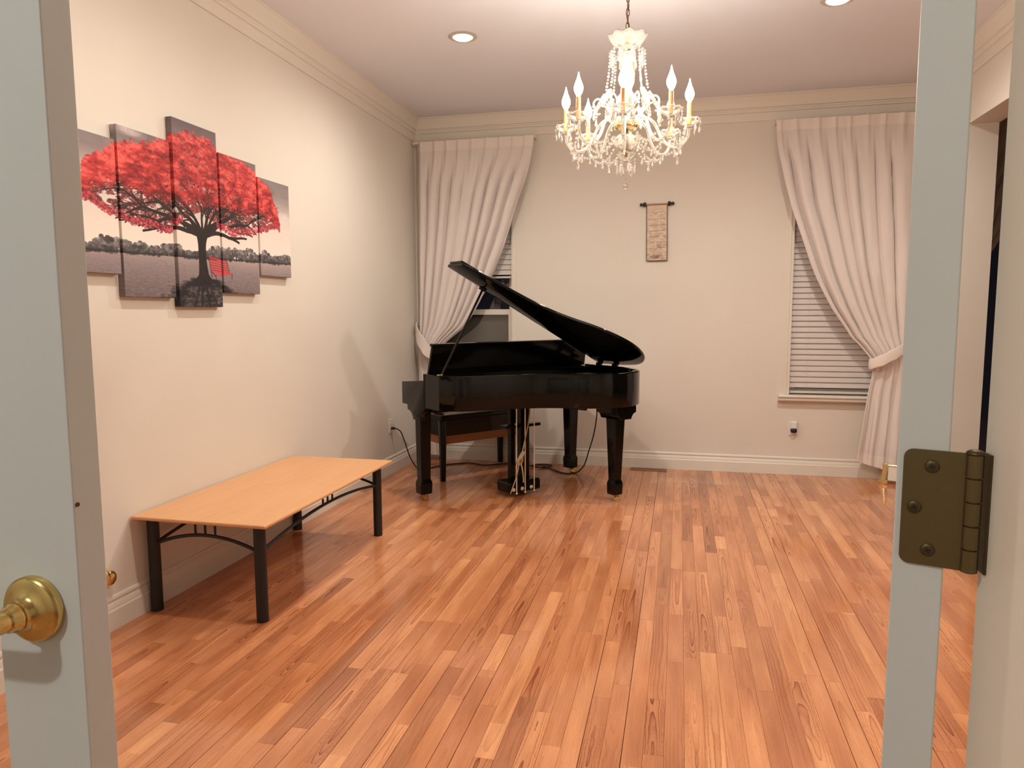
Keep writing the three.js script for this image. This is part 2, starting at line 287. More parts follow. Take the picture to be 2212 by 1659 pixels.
// ------------------------------------------------------------------ curtains
const pick = (list, y) => { for (let i = 0; i < list.length - 1; i++) { const [a, va] = list[i], [b, vb] = list[i + 1]; if (y <= a && y >= b) { const t = (a - y) / (a - b), p = list[i - 1]?.[1] ?? va - (vb - va), n = list[i + 2]?.[1] ?? vb + (vb - va); return 0.5 * (2 * va + (vb - p) * t + (2 * p - 5 * va + 4 * vb - n) * t * t + (3 * va - p - 3 * vb + n) * t * t * t); } } return y > list[0][0] ? list[0][1] : list[list.length - 1][1]; };
function curtain({ name = 'curtain', label, outer, inner, folds, seed, yTop, yLow, tie, hemSlope = 0, material = M.curtain, head = M.curtainHead, zc = ZB + 0.1 }) {
  const t = thing(name, label, 'curtain', [0, 0, 0]), nu = folds * 14, nv = 110, headH = 0.085;
  const sheet = (va, vb, lift, nvv) => {
    const pos = [], uv = [], idx = [];
    for (let j = 0; j <= nvv; j++) {
      const v = lerp(va, vb, j / nvv);
      for (let i = 0; i <= nu; i++) {
        const u = i / nu, y0 = lerp(yTop, yLow, v), y = y0 + (v > 0.9 ? hemSlope * u * (v - 0.9) / 0.1 : 0);
        const xo = pick(outer, y0), xi = pick(inner, y0), width = Math.abs(xi - xo);
        const wu = u + 0.012 * noise(u * 5, y0 * 1.1, seed) + 0.006 * noise(u * 11, y0 * 2.3, seed + 4), ph = wu * folds + 0.55 * noise(u * folds * 0.5, 0.5, seed + 2), fr = ph - Math.floor(ph);
        const below = smooth((tie - y0 + 0.05) / 0.25), phb = wu * folds * 0.45 + 0.3, frb = phb - Math.floor(phb), dist = Math.min(fr, 1 - fr), sharp = 0.68 * (1 - Math.exp(-dist / (0.07 + 0.05 * noise(Math.round(ph) * 5.3, 0.2, seed + 14)))) + 0.32 * Math.abs(Math.sin(Math.PI * fr)), soft = 0.5 + 0.5 * Math.sin(Math.PI * 2 * frb), round = lerp(sharp, 0.35 + 0.55 * soft, below), pinch = Math.exp(-Math.pow((fr - 0.5) / 0.11, 2));
        const k = smooth((yTop - y0 - headH) / 0.35), strength = 0.68 + 0.5 * noise(Math.floor(ph) * 3.7, 1.5, seed + 8);
        const amp = (0.032 + 0.088 * Math.min(1, width / 0.9)) * strength * (1 - 0.35 * smooth((0.3 - y0) / 0.3));
        let z = zc + lerp(0.018 * pinch, amp * (round - 0.35), k) + 0.006 * noise(u * 20, y0 * 4, seed + 6);
        const nearTie = Math.exp(-Math.pow((y0 - tie) / 0.16, 2)); z = lerp(z, zc + (z - zc) * 0.5 + 0.045 * Math.sin(Math.PI * u), nearTie * 0.8);
        z = lerp(z, ZB + 0.03, Math.pow(1 - clamp01(u / 0.07), 1.5));                        // the outer edge returns to the wall
        pos.push(lerp(xo, xi, u), y, z + lift); uv.push(u * 12, v * 16);
      }
    }
    for (let j = 0; j < nvv; j++) for (let i = 0; i < nu; i++) { const a = j * (nu + 1) + i, b = a + 1, c = a + nu + 1, d = c + 1; idx.push(a, c, b, b, c, d); }
    const g = new THREE.BufferGeometry(); g.setAttribute('position', new THREE.BufferAttribute(new Float32Array(pos), 3)); g.setAttribute('uv', new THREE.BufferAttribute(new Float32Array(uv), 2)); g.setIndex(idx); g.computeVertexNormals(); return g;
  };
  const cut = headH / (yTop - yLow);
  mesh('fabric_panel', sheet(cut * 0.9, 1, 0, nv), material, t);
  mesh('pleated_heading', sheet(0, cut, 0.003, 8), head, t);
  mesh('hem', sheet(1 - 0.12 / (yTop - yLow), 0.9995, 0.0035, 6), head, t);
  return t;
}
curtain({ label: 'pale curtain tied back towards the left wall behind the raised piano lid', folds: 9, seed: 4, yTop: 2.835, yLow: 0.05, tie: 1.05,
  outer: [[2.9, -2.31], [2.0, -2.31], [1.22, -2.305], [1.0, -2.305], [0.05, -2.31]],
  inner: [[2.84, -1.232], [2.72, -1.248], [2.483, -1.306], [2.222, -1.392], [2.021, -1.463], [1.698, -1.593], [1.478, -1.70], [1.226, -1.85], [1.05, -2.06], [0.967, -2.14], [0.86, -2.13], [0.5, -2.08], [0.05, -2.03]] });
curtain({ label: 'pale curtain tied back to the right over the window with the closed blind', folds: 9, seed: 31, yTop: 2.835, yLow: 0.05, tie: 0.99, hemSlope: 0.10,
  outer: [[2.9, 1.77], [1.1, 1.75], [0.9, 1.75], [0.05, 1.75]],
  inner: [[2.84, 0.705], [2.70, 0.715], [2.496, 0.75], [2.176, 0.829], [1.896, 0.928], [1.631, 1.027], [1.368, 1.16], [1.139, 1.311], [1.02, 1.42], [0.96, 1.465], [0.878, 1.478], [0.705, 1.451], [0.416, 1.419], [0.153, 1.397], [0.05, 1.395]] });
function rodTrack(x0, x1, label) {
  const t = thing('curtain_rod', label, 'curtain rod', [0, 0, 0]);
  mesh('rod', [span(x0, x1, 2.822, 2.842, ZB + 0.072, ZB + 0.084, 0.003)], M.trim, t);
  for (const x of [x0, x1]) mesh('bracket', [span(x - 0.006, x + 0.006, 2.815, 2.845, ZB + 0.001, ZB + 0.085, 0.002)], M.trim, t);
}
rodTrack(-2.325, -1.23, 'white flat curtain rod carrying the curtain in the left corner');
rodTrack(0.71, 1.78, 'white flat curtain rod carrying the right-hand curtain under the crown moulding');
function tieback(label, pts, h, thick, dropTo) {
  const t = thing('curtain_tieback', label, 'tieback', [0, 0, 0]), cv = new THREE.CatmullRomCurve3(pts.map((p) => V(...p)), false), n = 48, pos = [], idx = [];
  const sect = []; for (let k = 0; k < 12; k++) { const a = k / 12 * Math.PI * 2; sect.push([Math.cos(a) * thick, Math.sin(a) * h / 2 * (1 - 0.12 * Math.cos(2 * a))]); }
  for (let i = 0; i <= n; i++) { const p = cv.getPoint(i / n), d = cv.getTangent(i / n), side = V(-d.z, 0, d.x).normalize(), up = side.clone().cross(d).normalize(); if (up.y < 0) up.negate(); for (const [s, v] of sect) { const q = p.clone().addScaledVector(side, s).addScaledVector(up, v * (1 + 0.06 * Math.sin(i * 0.9))); pos.push(q.x, q.y, q.z); } }
  for (let i = 0; i < n; i++) for (let k = 0; k < 12; k++) { const a = i * 12 + k, b = i * 12 + (k + 1) % 12, c = a + 12, d = b + 12; idx.push(a, b, c, b, d, c); }
  const g = new THREE.BufferGeometry(); g.setAttribute('position', new THREE.BufferAttribute(new Float32Array(pos), 3)); g.setAttribute('uv', new THREE.BufferAttribute(new Float32Array(pos.length / 3 * 2), 2)); g.setIndex(idx); g.computeVertexNormals();
  mesh('band', g, M.curtainHead, t);
  const [hx, hy, hz] = pts[0]; mesh('wall_hook', [rod([hx, hy, hz - 0.01], [hx, hy, ZB + 0.001], 0.004), new THREE.SphereGeometry(0.008, 10, 8).translate(hx, hy, hz)], M.brass, t);
}
tieback('pale fabric tieback around the curtain beside the closed blind', [[1.76, 1.08, ZB + 0.05], [1.70, 1.065, ZB + 0.15], [1.6, 1.01, ZB + 0.20], [1.5, 0.955, ZB + 0.19], [1.452, 0.93, ZB + 0.12], [1.50, 0.955, ZB + 0.06], [1.6, 1.0, ZB + 0.045]], 0.075, 0.006);
tieback('pale fabric tieback around the curtain in the corner behind the piano', [[-2.325, 1.22, ZB + 0.05], [-2.30, 1.19, ZB + 0.15], [-2.24, 1.09, ZB + 0.20], [-2.17, 0.99, ZB + 0.19], [-2.125, 0.94, ZB + 0.12], [-2.17, 0.97, ZB + 0.06], [-2.24, 1.06, ZB + 0.045]], 0.085, 0.006);

// ------------------------------------------------------------------ dark room seen through the opening on the right
{
  const w = place('door_3');
  struct('door_frame', [span(2.16, 2.2, 0.02, 2.2, ZB - 0.10, ZB - 0.02, 0.003), span(3.96, 4.0, 0.02, 2.2, ZB - 0.10, ZB - 0.02, 0.003), span(3.05, 3.11, 0.02, 2.2, ZB - 0.10, ZB - 0.02, 0.003), span(2.2, 3.96, 2.16, 2.2, ZB - 0.10, ZB - 0.02, 0.003), span(2.2, 3.96, 0.02, 0.06, ZB - 0.10, ZB - 0.02, 0.003)], M.blackMetal, w);
  for (const [a, b] of [[2.2, 3.05], [3.11, 3.96]]) struct('pane', span(a, b, 0.06, 2.16, ZB - 0.06, ZB - 0.054), M.glass, w);
}
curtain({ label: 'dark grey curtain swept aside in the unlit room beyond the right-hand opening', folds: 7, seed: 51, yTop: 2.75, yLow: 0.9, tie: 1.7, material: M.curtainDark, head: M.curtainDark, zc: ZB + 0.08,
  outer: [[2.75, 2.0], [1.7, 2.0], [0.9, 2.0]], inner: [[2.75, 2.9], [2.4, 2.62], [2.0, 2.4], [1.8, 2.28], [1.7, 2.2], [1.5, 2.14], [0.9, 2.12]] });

// ------------------------------------------------------------------ french doors and the door frame
function frenchDoor(name, w, knobSide) {                           // origin at the hinge bottom corner, leaf along +x, thickness -t .. 0 in z
  const d = place(name), t = 0.0353, st = 0.1023, y0 = 0.008, y1 = 2.43;
  for (const x of [0, w - st]) struct('stile', [box(st, y1 - y0, t, x + st / 2, (y0 + y1) / 2, -t / 2, 0.0015)], M.doorPaint, d);
  struct('rail', [span(st, w - st, y0, y0 + 0.23, -t, 0, 0.0015)], M.doorPaint, d);
  struct('rail', [span(st, w - st, y1 - 0.11, y1, -t, 0, 0.0015)], M.doorPaint, d);
  const gx0 = st, gx1 = w - st, gy0 = y0 + 0.23, gy1 = y1 - 0.11, nx = 2, ny = 5;
  for (let i = 1; i < nx; i++) struct('muntin', [span(lerp(gx0, gx1, i / nx) - 0.011, lerp(gx0, gx1, i / nx) + 0.011, gy0, gy1, -t + 0.004, -0.004, 0.003)], M.doorPaint, d);
  for (let j = 1; j < ny; j++) struct('muntin', [span(gx0, gx1, lerp(gy0, gy1, j / ny) - 0.011, lerp(gy0, gy1, j / ny) + 0.011, -t + 0.0045, -0.0045, 0.003)], M.doorPaint, d);
  for (let i = 0; i < nx; i++) for (let j = 0; j < ny; j++) struct('pane', span(lerp(gx0, gx1, i / nx), lerp(gx0, gx1, (i + 1) / nx), lerp(gy0, gy1, j / ny), lerp(gy0, gy1, (j + 1) / ny), -t / 2 - 0.0015, -t / 2 + 0.0015), M.glass, d);
  return d;
}
const door1 = frenchDoor('door_1', 0.80, 1); door1.position.set(DX0, 0, -0.5607);
{ // brass lever handle on the hall face
  const hx = 0.80 - 0.0525, hy = 1.057;
  const rose = mesh('door_handle', lathe([[0, 0.030], [0.0105, 0.030], [0.0115, 0.024], [0.0135, 0.017], [0.018, 0.0130], [0.025, 0.0115], [0.0305, 0.0100], [0.0320, 0.0088], [0.0326, 0.0078], [0.0339, 0.0068], [0.0339, 0.001], [0.033, 0.0]], 48).rotateX(Math.PI / 2).translate(hx, hy, 0), M.brass, door1);
  const lever = tube([[hx, hy, 0.02], [hx, hy, 0.036], [hx - 0.004, hy, 0.048], [hx - 0.016, hy, 0.055], [hx - 0.04, hy, 0.057], [hx - 0.08, hy - 0.001, 0.056], [hx - 0.115, hy - 0.004, 0.050]], 0.0105, 48, 16);
  const lv = mesh('lever', [lever, lathe([[0.011, 0.018], [0.0145, 0.020], [0.0145, 0.024], [0.0125, 0.026], [0.0125, 0.030], [0.0105, 0.033]], 32).rotateX(Math.PI / 2).translate(hx, hy, 0.004), new THREE.SphereGeometry(0.0105, 14, 10).translate(hx - 0.115, hy - 0.004, 0.050)], M.brass, rose);
  mesh('door_handle', [lathe([[0, 0.030], [0.012, 0.030], [0.016, 0.019], [0.028, 0.0115], [0.0339, 0.0075], [0.033, 0.0]], 32).rotateX(-Math.PI / 2).translate(hx, hy, -0.0353), tube([[hx, hy, -0.05], [hx, hy, -0.08], [hx - 0.016, hy, -0.09], [hx - 0.1, hy, -0.088]], 0.0105, 24, 12)], M.brass, door1);
  mesh('catch', [cyl(0.0022, 0.0022, 0.002, 0, 0, 0, 12).rotateZ(Math.PI / 2).translate(0.8002, 1.165, -0.0045)], M.bronzeDark, door1);
}
// right leaf, swung open into the room; its hinged edge faces the hall
const AX = 0.1695, AZ = -0.6070, ea = Math.atan2(0.295, 0.955);     // near left corner of the leaf edge; the edge runs along (.955, 0, .295)
const door2 = frenchDoor('door_2', 0.80, -1);
{
  door2.position.set(AX + 0.0353 * 0.955, 0, AZ + 0.0353 * 0.295); door2.rotation.y = Math.PI / 2 - ea;  // leaf along (.295, -.955)
  door2.updateMatrixWorld(true);
  const hinge = (yc, parent, named) => {
    // local frame: x into the leaf, z across the edge: z = -t .. 0 ; here the edge face is x = 0 and -x points to the camera
    const T = 0.0353, g = new THREE.Shape(), zL = 0.0045 - T, zR = 0.0475 - T, h2 = 0.0457, r = 0.007;
    g.moveTo(zL + r, -h2); g.lineTo(zR, -h2); g.lineTo(zR, h2); g.lineTo(zL + r, h2); g.absarc(zL + r, h2 - r, r, Math.PI / 2, Math.PI); g.lineTo(zL, -h2 + r); g.absarc(zL + r, -h2 + r, r, Math.PI, Math.PI * 1.5);
    const plate = new THREE.ExtrudeGeometry(g, { depth: 0.0024, bevelEnabled: true, bevelThickness: 0.0003, bevelSize: 0.0003, bevelSegments: 1, bevelOffset: -0.0003 });
    // shape x -> local +(across), extrude -> -x
    const turn = new THREE.Matrix4().makeBasis(V(0, 0, 1), V(0, 1, 0), V(-1, 0, 0));
    const leaf = mesh('hinge', plate.applyMatrix4(turn).translate(0, yc, 0), M.bronze, parent);
    for (const [sx, sy] of [[0.024 - T, 0.033], [0.0135 - T, 0.0], [0.024 - T, -0.033]]) {
      const head = lathe([[0, 0.0016], [0.0026, 0.0018], [0.0046, 0.0012], [0.0052, 0.0002], [0.0052, 0]], 20);
      const slot = [new THREE.BoxGeometry(0.0046, 0.0006, 0.0011).translate(0, 0.0020, 0), new THREE.BoxGeometry(0.0011, 0.0006, 0.0046).translate(0, 0.0020, 0)];
      const m4 = new THREE.Matrix4().makeTranslation(-0.0026, yc + sy, sx).multiply(new THREE.Matrix4().makeRotationZ(Math.PI / 2)).multiply(new THREE.Matrix4().makeRotationY(0.35));
      mesh('screw', head.applyMatrix4(m4), M.bronzeDark, leaf);
      mesh('screw_slot', slot.map((s) => s.applyMatrix4(m4)), M.blackMetal, leaf);
    }
    const kx = -0.0035, kz = 0.0515 - T;
    for (let i = 0; i < 5; i++) { const hh = 0.0914 / 5, y = yc + 0.0457 - hh * (i + 0.5); mesh('knuckle', [cyl(0.0058, 0.0058, hh - 0.0012, kx, y, kz, 20)], M.bronze, leaf); }
    mesh('pin', [cyl(0.0044, 0.0044, 0.0914, kx, yc, kz, 14), lathe([[0, 0.0035], [0.004, 0.003], [0.0062, 0.0015], [0.0062, 0]], 18).translate(kx, yc + 0.0457, kz)], M.bronzeDark, leaf);
    return leaf;
  };
  hinge(1.199, door2); hinge(2.2, door2); hinge(0.2, door2);
}
{ // door frame: jambs and head, with the hinge leaf let into the right jamb
  const f = place('door_frame');
  struct('jamb', [span(DX1, DX1 + 0.03, 0, DH, ZD - 0.002, ZH + 0.01, 0.0015)], M.jambPaint, f);
  struct('jamb', [span(DX0 - 0.03, DX0, 0, DH, ZD - 0.002, ZH + 0.01, 0.0015)], M.jambPaint, f);
  struct('head_jamb', [span(DX0, DX1, DH - 0.005, DH + 0.02, ZD - 0.002, ZH + 0.01, 0.0015)], M.jambPaint, f);
  struct('hinge_plate', [span(DX1 - 0.002, DX1 + 0.001, 1.199 - 0.0457, 1.199 + 0.0457, ZD + 0.001, ZD + 0.014, 0.0005)], M.bronzeDark, f);
  struct('casing', [span(DX0 - 0.09, DX0 - 0.006, 0, DH + 0.07, ZD - 0.018, ZD, 0.004)], M.trim, f);
  struct('casing', [span(DX0 - 0.006, DX1 + 0.006, DH + 0.004, DH + 0.07, ZD - 0.018, ZD, 0.004)], M.trim, f);
}

// ------------------------------------------------------------------ recessed ceiling lights
for (const [x, z, power, label] of [[-1.347, -4.41, 1.2, 'recessed ceiling light above the piano side of the room, left of the chandelier'], [0.81, -4.39, 1.4, 'recessed ceiling light at the top edge, right of the chandelier'], [-1.347, -2.35, 0.9, 'recessed ceiling light over the low wooden table'], [0.81, -2.35, 0.7, 'recessed ceiling light nearest the open glazed door']]) {
  const t = thing('ceiling_light', label, 'ceiling light', [x, H, z]);
  mesh('trim_ring', lathe([[0.062, -0.004], [0.066, -0.008], [0.078, -0.007], [0.088, -0.003], [0.0895, -0.0002], [0.06, -0.0002]], 48), M.can, t);
  mesh('lens', lathe([[0, -0.018], [0.03, -0.0165], [0.05, -0.012], [0.0615, -0.003], [0.0615, -0.0005]], 40), M.lens, t);
  const s = new THREE.SpotLight(CAN_COLOR, power * CAN_CD, 0, 1.46, 0.7, 2); s.name = 'ceiling_light_beam'; s.position.set(0, -0.03, 0); s.target.position.set(0, -2, 0); s.castShadow = true; s.shadow.radius = 2.5; t.add(s, s.target); s.target.name = 'beam_target';
}
{ // hall ceiling fitting behind the camera
  const t = thing('hall_light', 'round cool white ceiling light in the hall behind the camera', 'ceiling light', [-1.25, H, 1.15]);
  mesh('base', lathe([[0, 0], [0.14, 0], [0.14, -0.02], [0.0, -0.02]], 32), M.white, t);
  mesh('diffuser', lathe([[0.0, -0.055], [0.08, -0.05], [0.12, -0.035], [0.135, -0.02]], 32), M.hallLens, t);
  const s = new THREE.PointLight(HALL_COLOR, HALL_CD, 0, 2); s.name = 'hall_glow'; s.position.set(0, -0.075, 0); s.castShadow = true; s.shadow.radius = 3; t.add(s);
}

// ------------------------------------------------------------------ crystal chandelier
{
  const CX = -0.257, CZ = -3.4, t = thing('chandelier', 'crystal chandelier with eight lit candle lamps hanging from a chain', 'chandelier', [CX, 0, CZ]);
  const R = 0.28, ang = (k) => k * Math.PI / 4 + 0.02, ring = (r, y, a) => [r * Math.sin(a), y, r * Math.cos(a)];
  const beadGeo = new THREE.IcosahedronGeometry(1, 1), bead = (x, y, z, r) => beadGeo.clone().scale(r, r, r).translate(x, y, z);
  const facet = (g) => { const q = clean(g); q.computeVertexNormals(); return q; };
  const dropGeo = (L, w) => facet(lathe([[0, 0], [w * 0.35, -L * 0.06], [w, -L * 0.68], [w * 0.55, -L * 0.88], [0, -L]], 6));
  const spear = (L, w) => facet(lathe([[0, 0], [w * 0.5, -L * 0.08], [w * 0.8, -L * 0.2], [w, -L * 0.7], [0, -L]], 8).scale(1, 1, 0.55));
  const hung = (L, w, x, y, z) => [bead(x, y - 0.006, z, 0.0055), dropGeo(L, w).translate(x, y - 0.012, z)];
  // canopy, chain and the wire woven through it
  mesh('ceiling_canopy', lathe([[0.06, H - 0.0005], [0.06, H - 0.008], [0.045, H - 0.022], [0.02, H - 0.03], [0.006, H - 0.034], [0, H - 0.034]], 32), M.chain, t);
  for (let y = H - 0.04, i = 0; y > 2.60; y -= 0.030, i++) mesh('chain_link', new THREE.TorusGeometry(0.0095, 0.0023, 8, 18).scale(0.8, 1.75, 1).rotateY(i % 2 ? Math.PI / 2 + 0.3 : 0.3).translate(0, y - 0.012, 0), M.chain, t);
  { const pts = []; for (let i = 0; i <= 20; i++) { const y = lerp(H - 0.03, 2.59, i / 20); pts.push([0.0045 * Math.sin(i * 1.5), y, 0.0045 * Math.cos(i * 1.5)]); } mesh('power_wire', tube(pts, 0.0022, 80, 6), M.chain, t); }
  // scalloped top dish
  const dish = (r, h, n, thick, amp = 0.07) => { const pts = []; for (let i = 0; i <= 10; i++) { const u = i / 10; pts.push([r * Math.pow(u, 0.8), h * u * u]); } for (let i = 10; i >= 0; i--) { const u = i / 10; pts.push([Math.max(r * Math.pow(u, 0.8) - 0.0005, 0), h * u * u + thick]); } const g = lathe(pts, n * 8), p = g.attributes.position; for (let i = 0; i < p.count; i++) { const x = p.getX(i), z = p.getZ(i), a = Math.atan2(z, x), q = Math.hypot(x, z) / r, k = 1 + amp * q * q * (0.5 * Math.cos(a * n)); p.setX(i, x * k); p.setZ(i, z * k); p.setY(i, p.getY(i) + 0.14 * h * q * q * (0.5 + 0.5 * Math.cos(a * n))); } g.computeVertexNormals(); return g; };
  mesh('crystal_dish', dish(0.088, 0.056, 9, 0.005, 0.09).translate(0, 2.532, 0), M.crystal, t);
  mesh('dish_cap', [lathe([[0, 2.605], [0.012, 2.603], [0.016, 2.59], [0.01, 2.575], [0.012, 2.55], [0.02, 2.535], [0.0, 2.53]], 20)], M.brassPale, t);
  for (let k = 0; k < 8; k++) { const a = ang(k) + Math.PI / 8, p = ring(0.074, 2.53, a); mesh('large_pendant', [bead(p[0], p[1] - 0.004, p[2], 0.006), spear(0.062, 0.015).rotateY(a).translate(p[0], p[1] - 0.010, p[2])], M.crystal, t); }
  // middle column of stacked glass
  mesh('glass_column', lathe([[0, 2.53], [0.018, 2.53], [0.030, 2.505], [0.020, 2.475], [0.026, 2.455], [0.036, 2.43], [0.034, 2.39], [0.022, 2.36], [0.030, 2.345], [0.048, 2.325], [0.050, 2.305], [0.034, 2.285], [0.024, 2.27], [0.030, 2.25], [0.052, 2.235], [0.056, 2.22], [0.040, 2.205], [0.022, 2.195], [0.0, 2.195]], 32), M.milky, t);
  mesh('arm_hub', lathe([[0, 2.215], [0.03, 2.214], [0.052, 2.208], [0.056, 2.196], [0.050, 2.184], [0.03, 2.178], [0, 2.177]], 32), M.brassPale, t);
  mesh('stem', cyl(0.007, 0.007, 0.12, 0, 2.12, 0, 12), M.chain, t);
  mesh('lower_bowl', [dish(0.072, 0.055, 10, 0.005, 0.05).translate(0, 2.083, 0), lathe([[0, 2.09], [0.03, 2.095], [0.04, 2.12], [0.034, 2.15], [0.018, 2.165], [0, 2.166]], 20)], M.crystal, t);
  mesh('bowl_cap', lathe([[0, 2.092], [0.016, 2.088], [0.028, 2.080], [0.018, 2.074], [0, 2.072]], 24), M.brassPale, t);
  mesh('small_bowl', dish(0.044, 0.032, 8, 0.004).translate(0, 2.036, 0), M.crystal, t);
  for (let k = 0; k < 6; k++) { const a = k * Math.PI / 3 + 0.5, p = ring(0.040, 2.058, a); mesh('pendant', [bead(p[0], p[1] - 0.012, p[2], 0.0055), bead(p[0], p[1] - 0.026, p[2], 0.005), spear(0.052, 0.011).rotateY(a).translate(p[0], p[1] - 0.032, p[2])], M.crystal, t); }
  { const g = []; for (let i = 0; i < 8; i++) g.push(bead(0, 2.032 - i * 0.0115, 0, i % 2 ? 0.0045 : 0.006)); mesh('finial_beads', g, M.crystal, t); mesh('finial_ball', facet(new THREE.IcosahedronGeometry(0.0145, 2).scale(1, 0.95, 1)).translate(0, 1.928, 0), M.crystal, t); }
  const bulbGeo = lathe([[0, 0.0], [0.0065, 0.0], [0.0085, 0.006], [0.0155, 0.018], [0.0205, 0.032], [0.0205, 0.044], [0.0155, 0.060], [0.0095, 0.075], [0.0045, 0.091], [0.0022, 0.104], [0, 0.108]], 20);
  const sleeveGeo = lathe([[0.0, 0], [0.0105, 0], [0.0105, 0.094], [0.0085, 0.0955], [0, 0.0955]], 18);
  const cupGeo = dish(0.050, 0.026, 8, 0.004), small = dropGeo(0.036, 0.0075);
  for (let k = 0; k < 8; k++) {
    const a = ang(k), S = Math.sin(a), C = Math.cos(a), q = (r, y) => [r * S, y, r * C];
    const arm = mesh('arm', [tube([q(0.045, 2.196), q(0.085, 2.232), q(0.125, 2.205), q(0.16, 2.135), q(0.20, 2.098), q(0.245, 2.102), q(0.273, 2.135), q(R, 2.178)], 0.0072, 40, 10), lathe([[0, 0], [0.016, 0.002], [0.018, 0.008], [0.009, 0.016], [0, 0.016]], 16).translate(R * S, 2.172, R * C)], M.milky, t);
    const cup = mesh('bobeche', cupGeo.clone().rotateY(a).translate(R * S, 2.182, R * C), M.crystal, arm);
    mesh('candle_sleeve', sleeveGeo.clone().translate(R * S, 2.190, R * C), M.candle, arm);
    mesh('bulb', bulbGeo.clone().translate(R * S, 2.284, R * C), M.bulb, arm);
    const s = new THREE.PointLight(BULB_COLOR, BULB_CD, 0, 2); s.name = 'candle_glow'; s.position.set(R * S, 2.322, R * C); s.castShadow = true; s.shadow.radius = 0.7; t.add(s);
    for (let j = 0; j < 5; j++) { const b = a + (j - 2) * 0.95, x = R * S + 0.047 * Math.sin(b), z = R * C + 0.047 * Math.cos(b), y = 2.204; mesh('pendant', [bead(x, y - 0.003, z, 0.0058), bead(x, y - 0.014, z, 0.005), small.clone().translate(x, y - 0.020, z)], M.crystal, arm); }
    // strand from the top dish, dividing at a star onto the scroll
    const b1 = []; for (let i = 0; i < 12; i++) { const u = i / 11; b1.push(bead(...q(lerp(0.078, 0.094, u * u), lerp(2.528, 2.365, u)), 0.0056 + 0.0012 * Math.sin(i * 2.1))); }
    for (let i = 0; i < 7; i++) { const u = (i + 1) / 7; for (const sgn of [-1, 1]) { const [x, y, z] = q(lerp(0.096, 0.142, u), lerp(2.352, 2.270, u)); b1.push(bead(x + sgn * C * 0.012 * Math.sin(u * Math.PI), y, z - sgn * S * 0.012 * Math.sin(u * Math.PI), 0.0085)); } }
    mesh('bead_strand', b1, M.crystal, t);
    // glass scroll rising between arms
    const a2 = a + Math.PI / 8, w = (r, y) => [r * Math.sin(a2), y, r * Math.cos(a2)];
    mesh('glass_scroll', tube([w(0.045, 2.205), w(0.07, 2.255), w(0.105, 2.30), w(0.14, 2.312), w(0.158, 2.292), w(0.15, 2.272), w(0.136, 2.276)], 0.0045, 32, 8), M.milky, t);
    mesh('pendant', [bead(...w(0.156, 2.278), 0.0075), bead(...w(0.156, 2.262), 0.006), dropGeo(0.04, 0.008).translate(...w(0.156, 2.254))], M.crystal, t);
    // garlands: outer ring from cup to cup, inner from cup to lower bowl
    const g1 = [], g2 = [], na = ang(k + 1), A = V(...ring(0.262, 2.165, a + 0.12)), B = V(...ring(0.262, 2.165, na - 0.12));
    for (let i = 0; i <= 14; i++) { const u = i / 14, p = A.clone().lerp(B, u); p.y -= 0.085 * (1 - Math.pow(2 * u - 1, 2)); g1.push(bead(p.x, p.y, p.z, 0.0062)); }
    const m = A.clone().lerp(B, 0.5); m.y -= 0.085; g1.push(bead(m.x, m.y - 0.012, m.z, 0.0075), dropGeo(0.034, 0.008).translate(m.x, m.y - 0.018, m.z));
    for (const f of [0.25, 0.75]) { const p = A.clone().lerp(B, f); p.y -= 0.085 * (1 - Math.pow(2 * f - 1, 2)); g1.push(dropGeo(0.028, 0.007).translate(p.x, p.y - 0.006, p.z)); }
    const A2 = V(...q(0.245, 2.10)), B2 = V(...q(0.075, 2.125));
    for (let i = 0; i <= 13; i++) { const u = i / 13, p = A2.clone().lerp(B2, u); p.y -= 0.05 * (1 - Math.pow(2 * u - 1, 2)); g2.push(bead(p.x, p.y, p.z, 0.006)); if (i % 4 === 2) g2.push(dropGeo(0.026, 0.0065).translate(p.x, p.y - 0.006, p.z)); }
    mesh('bead_garland', g1, M.crystal, t); mesh('bead_garland', g2, M.crystal, t);
  }
}

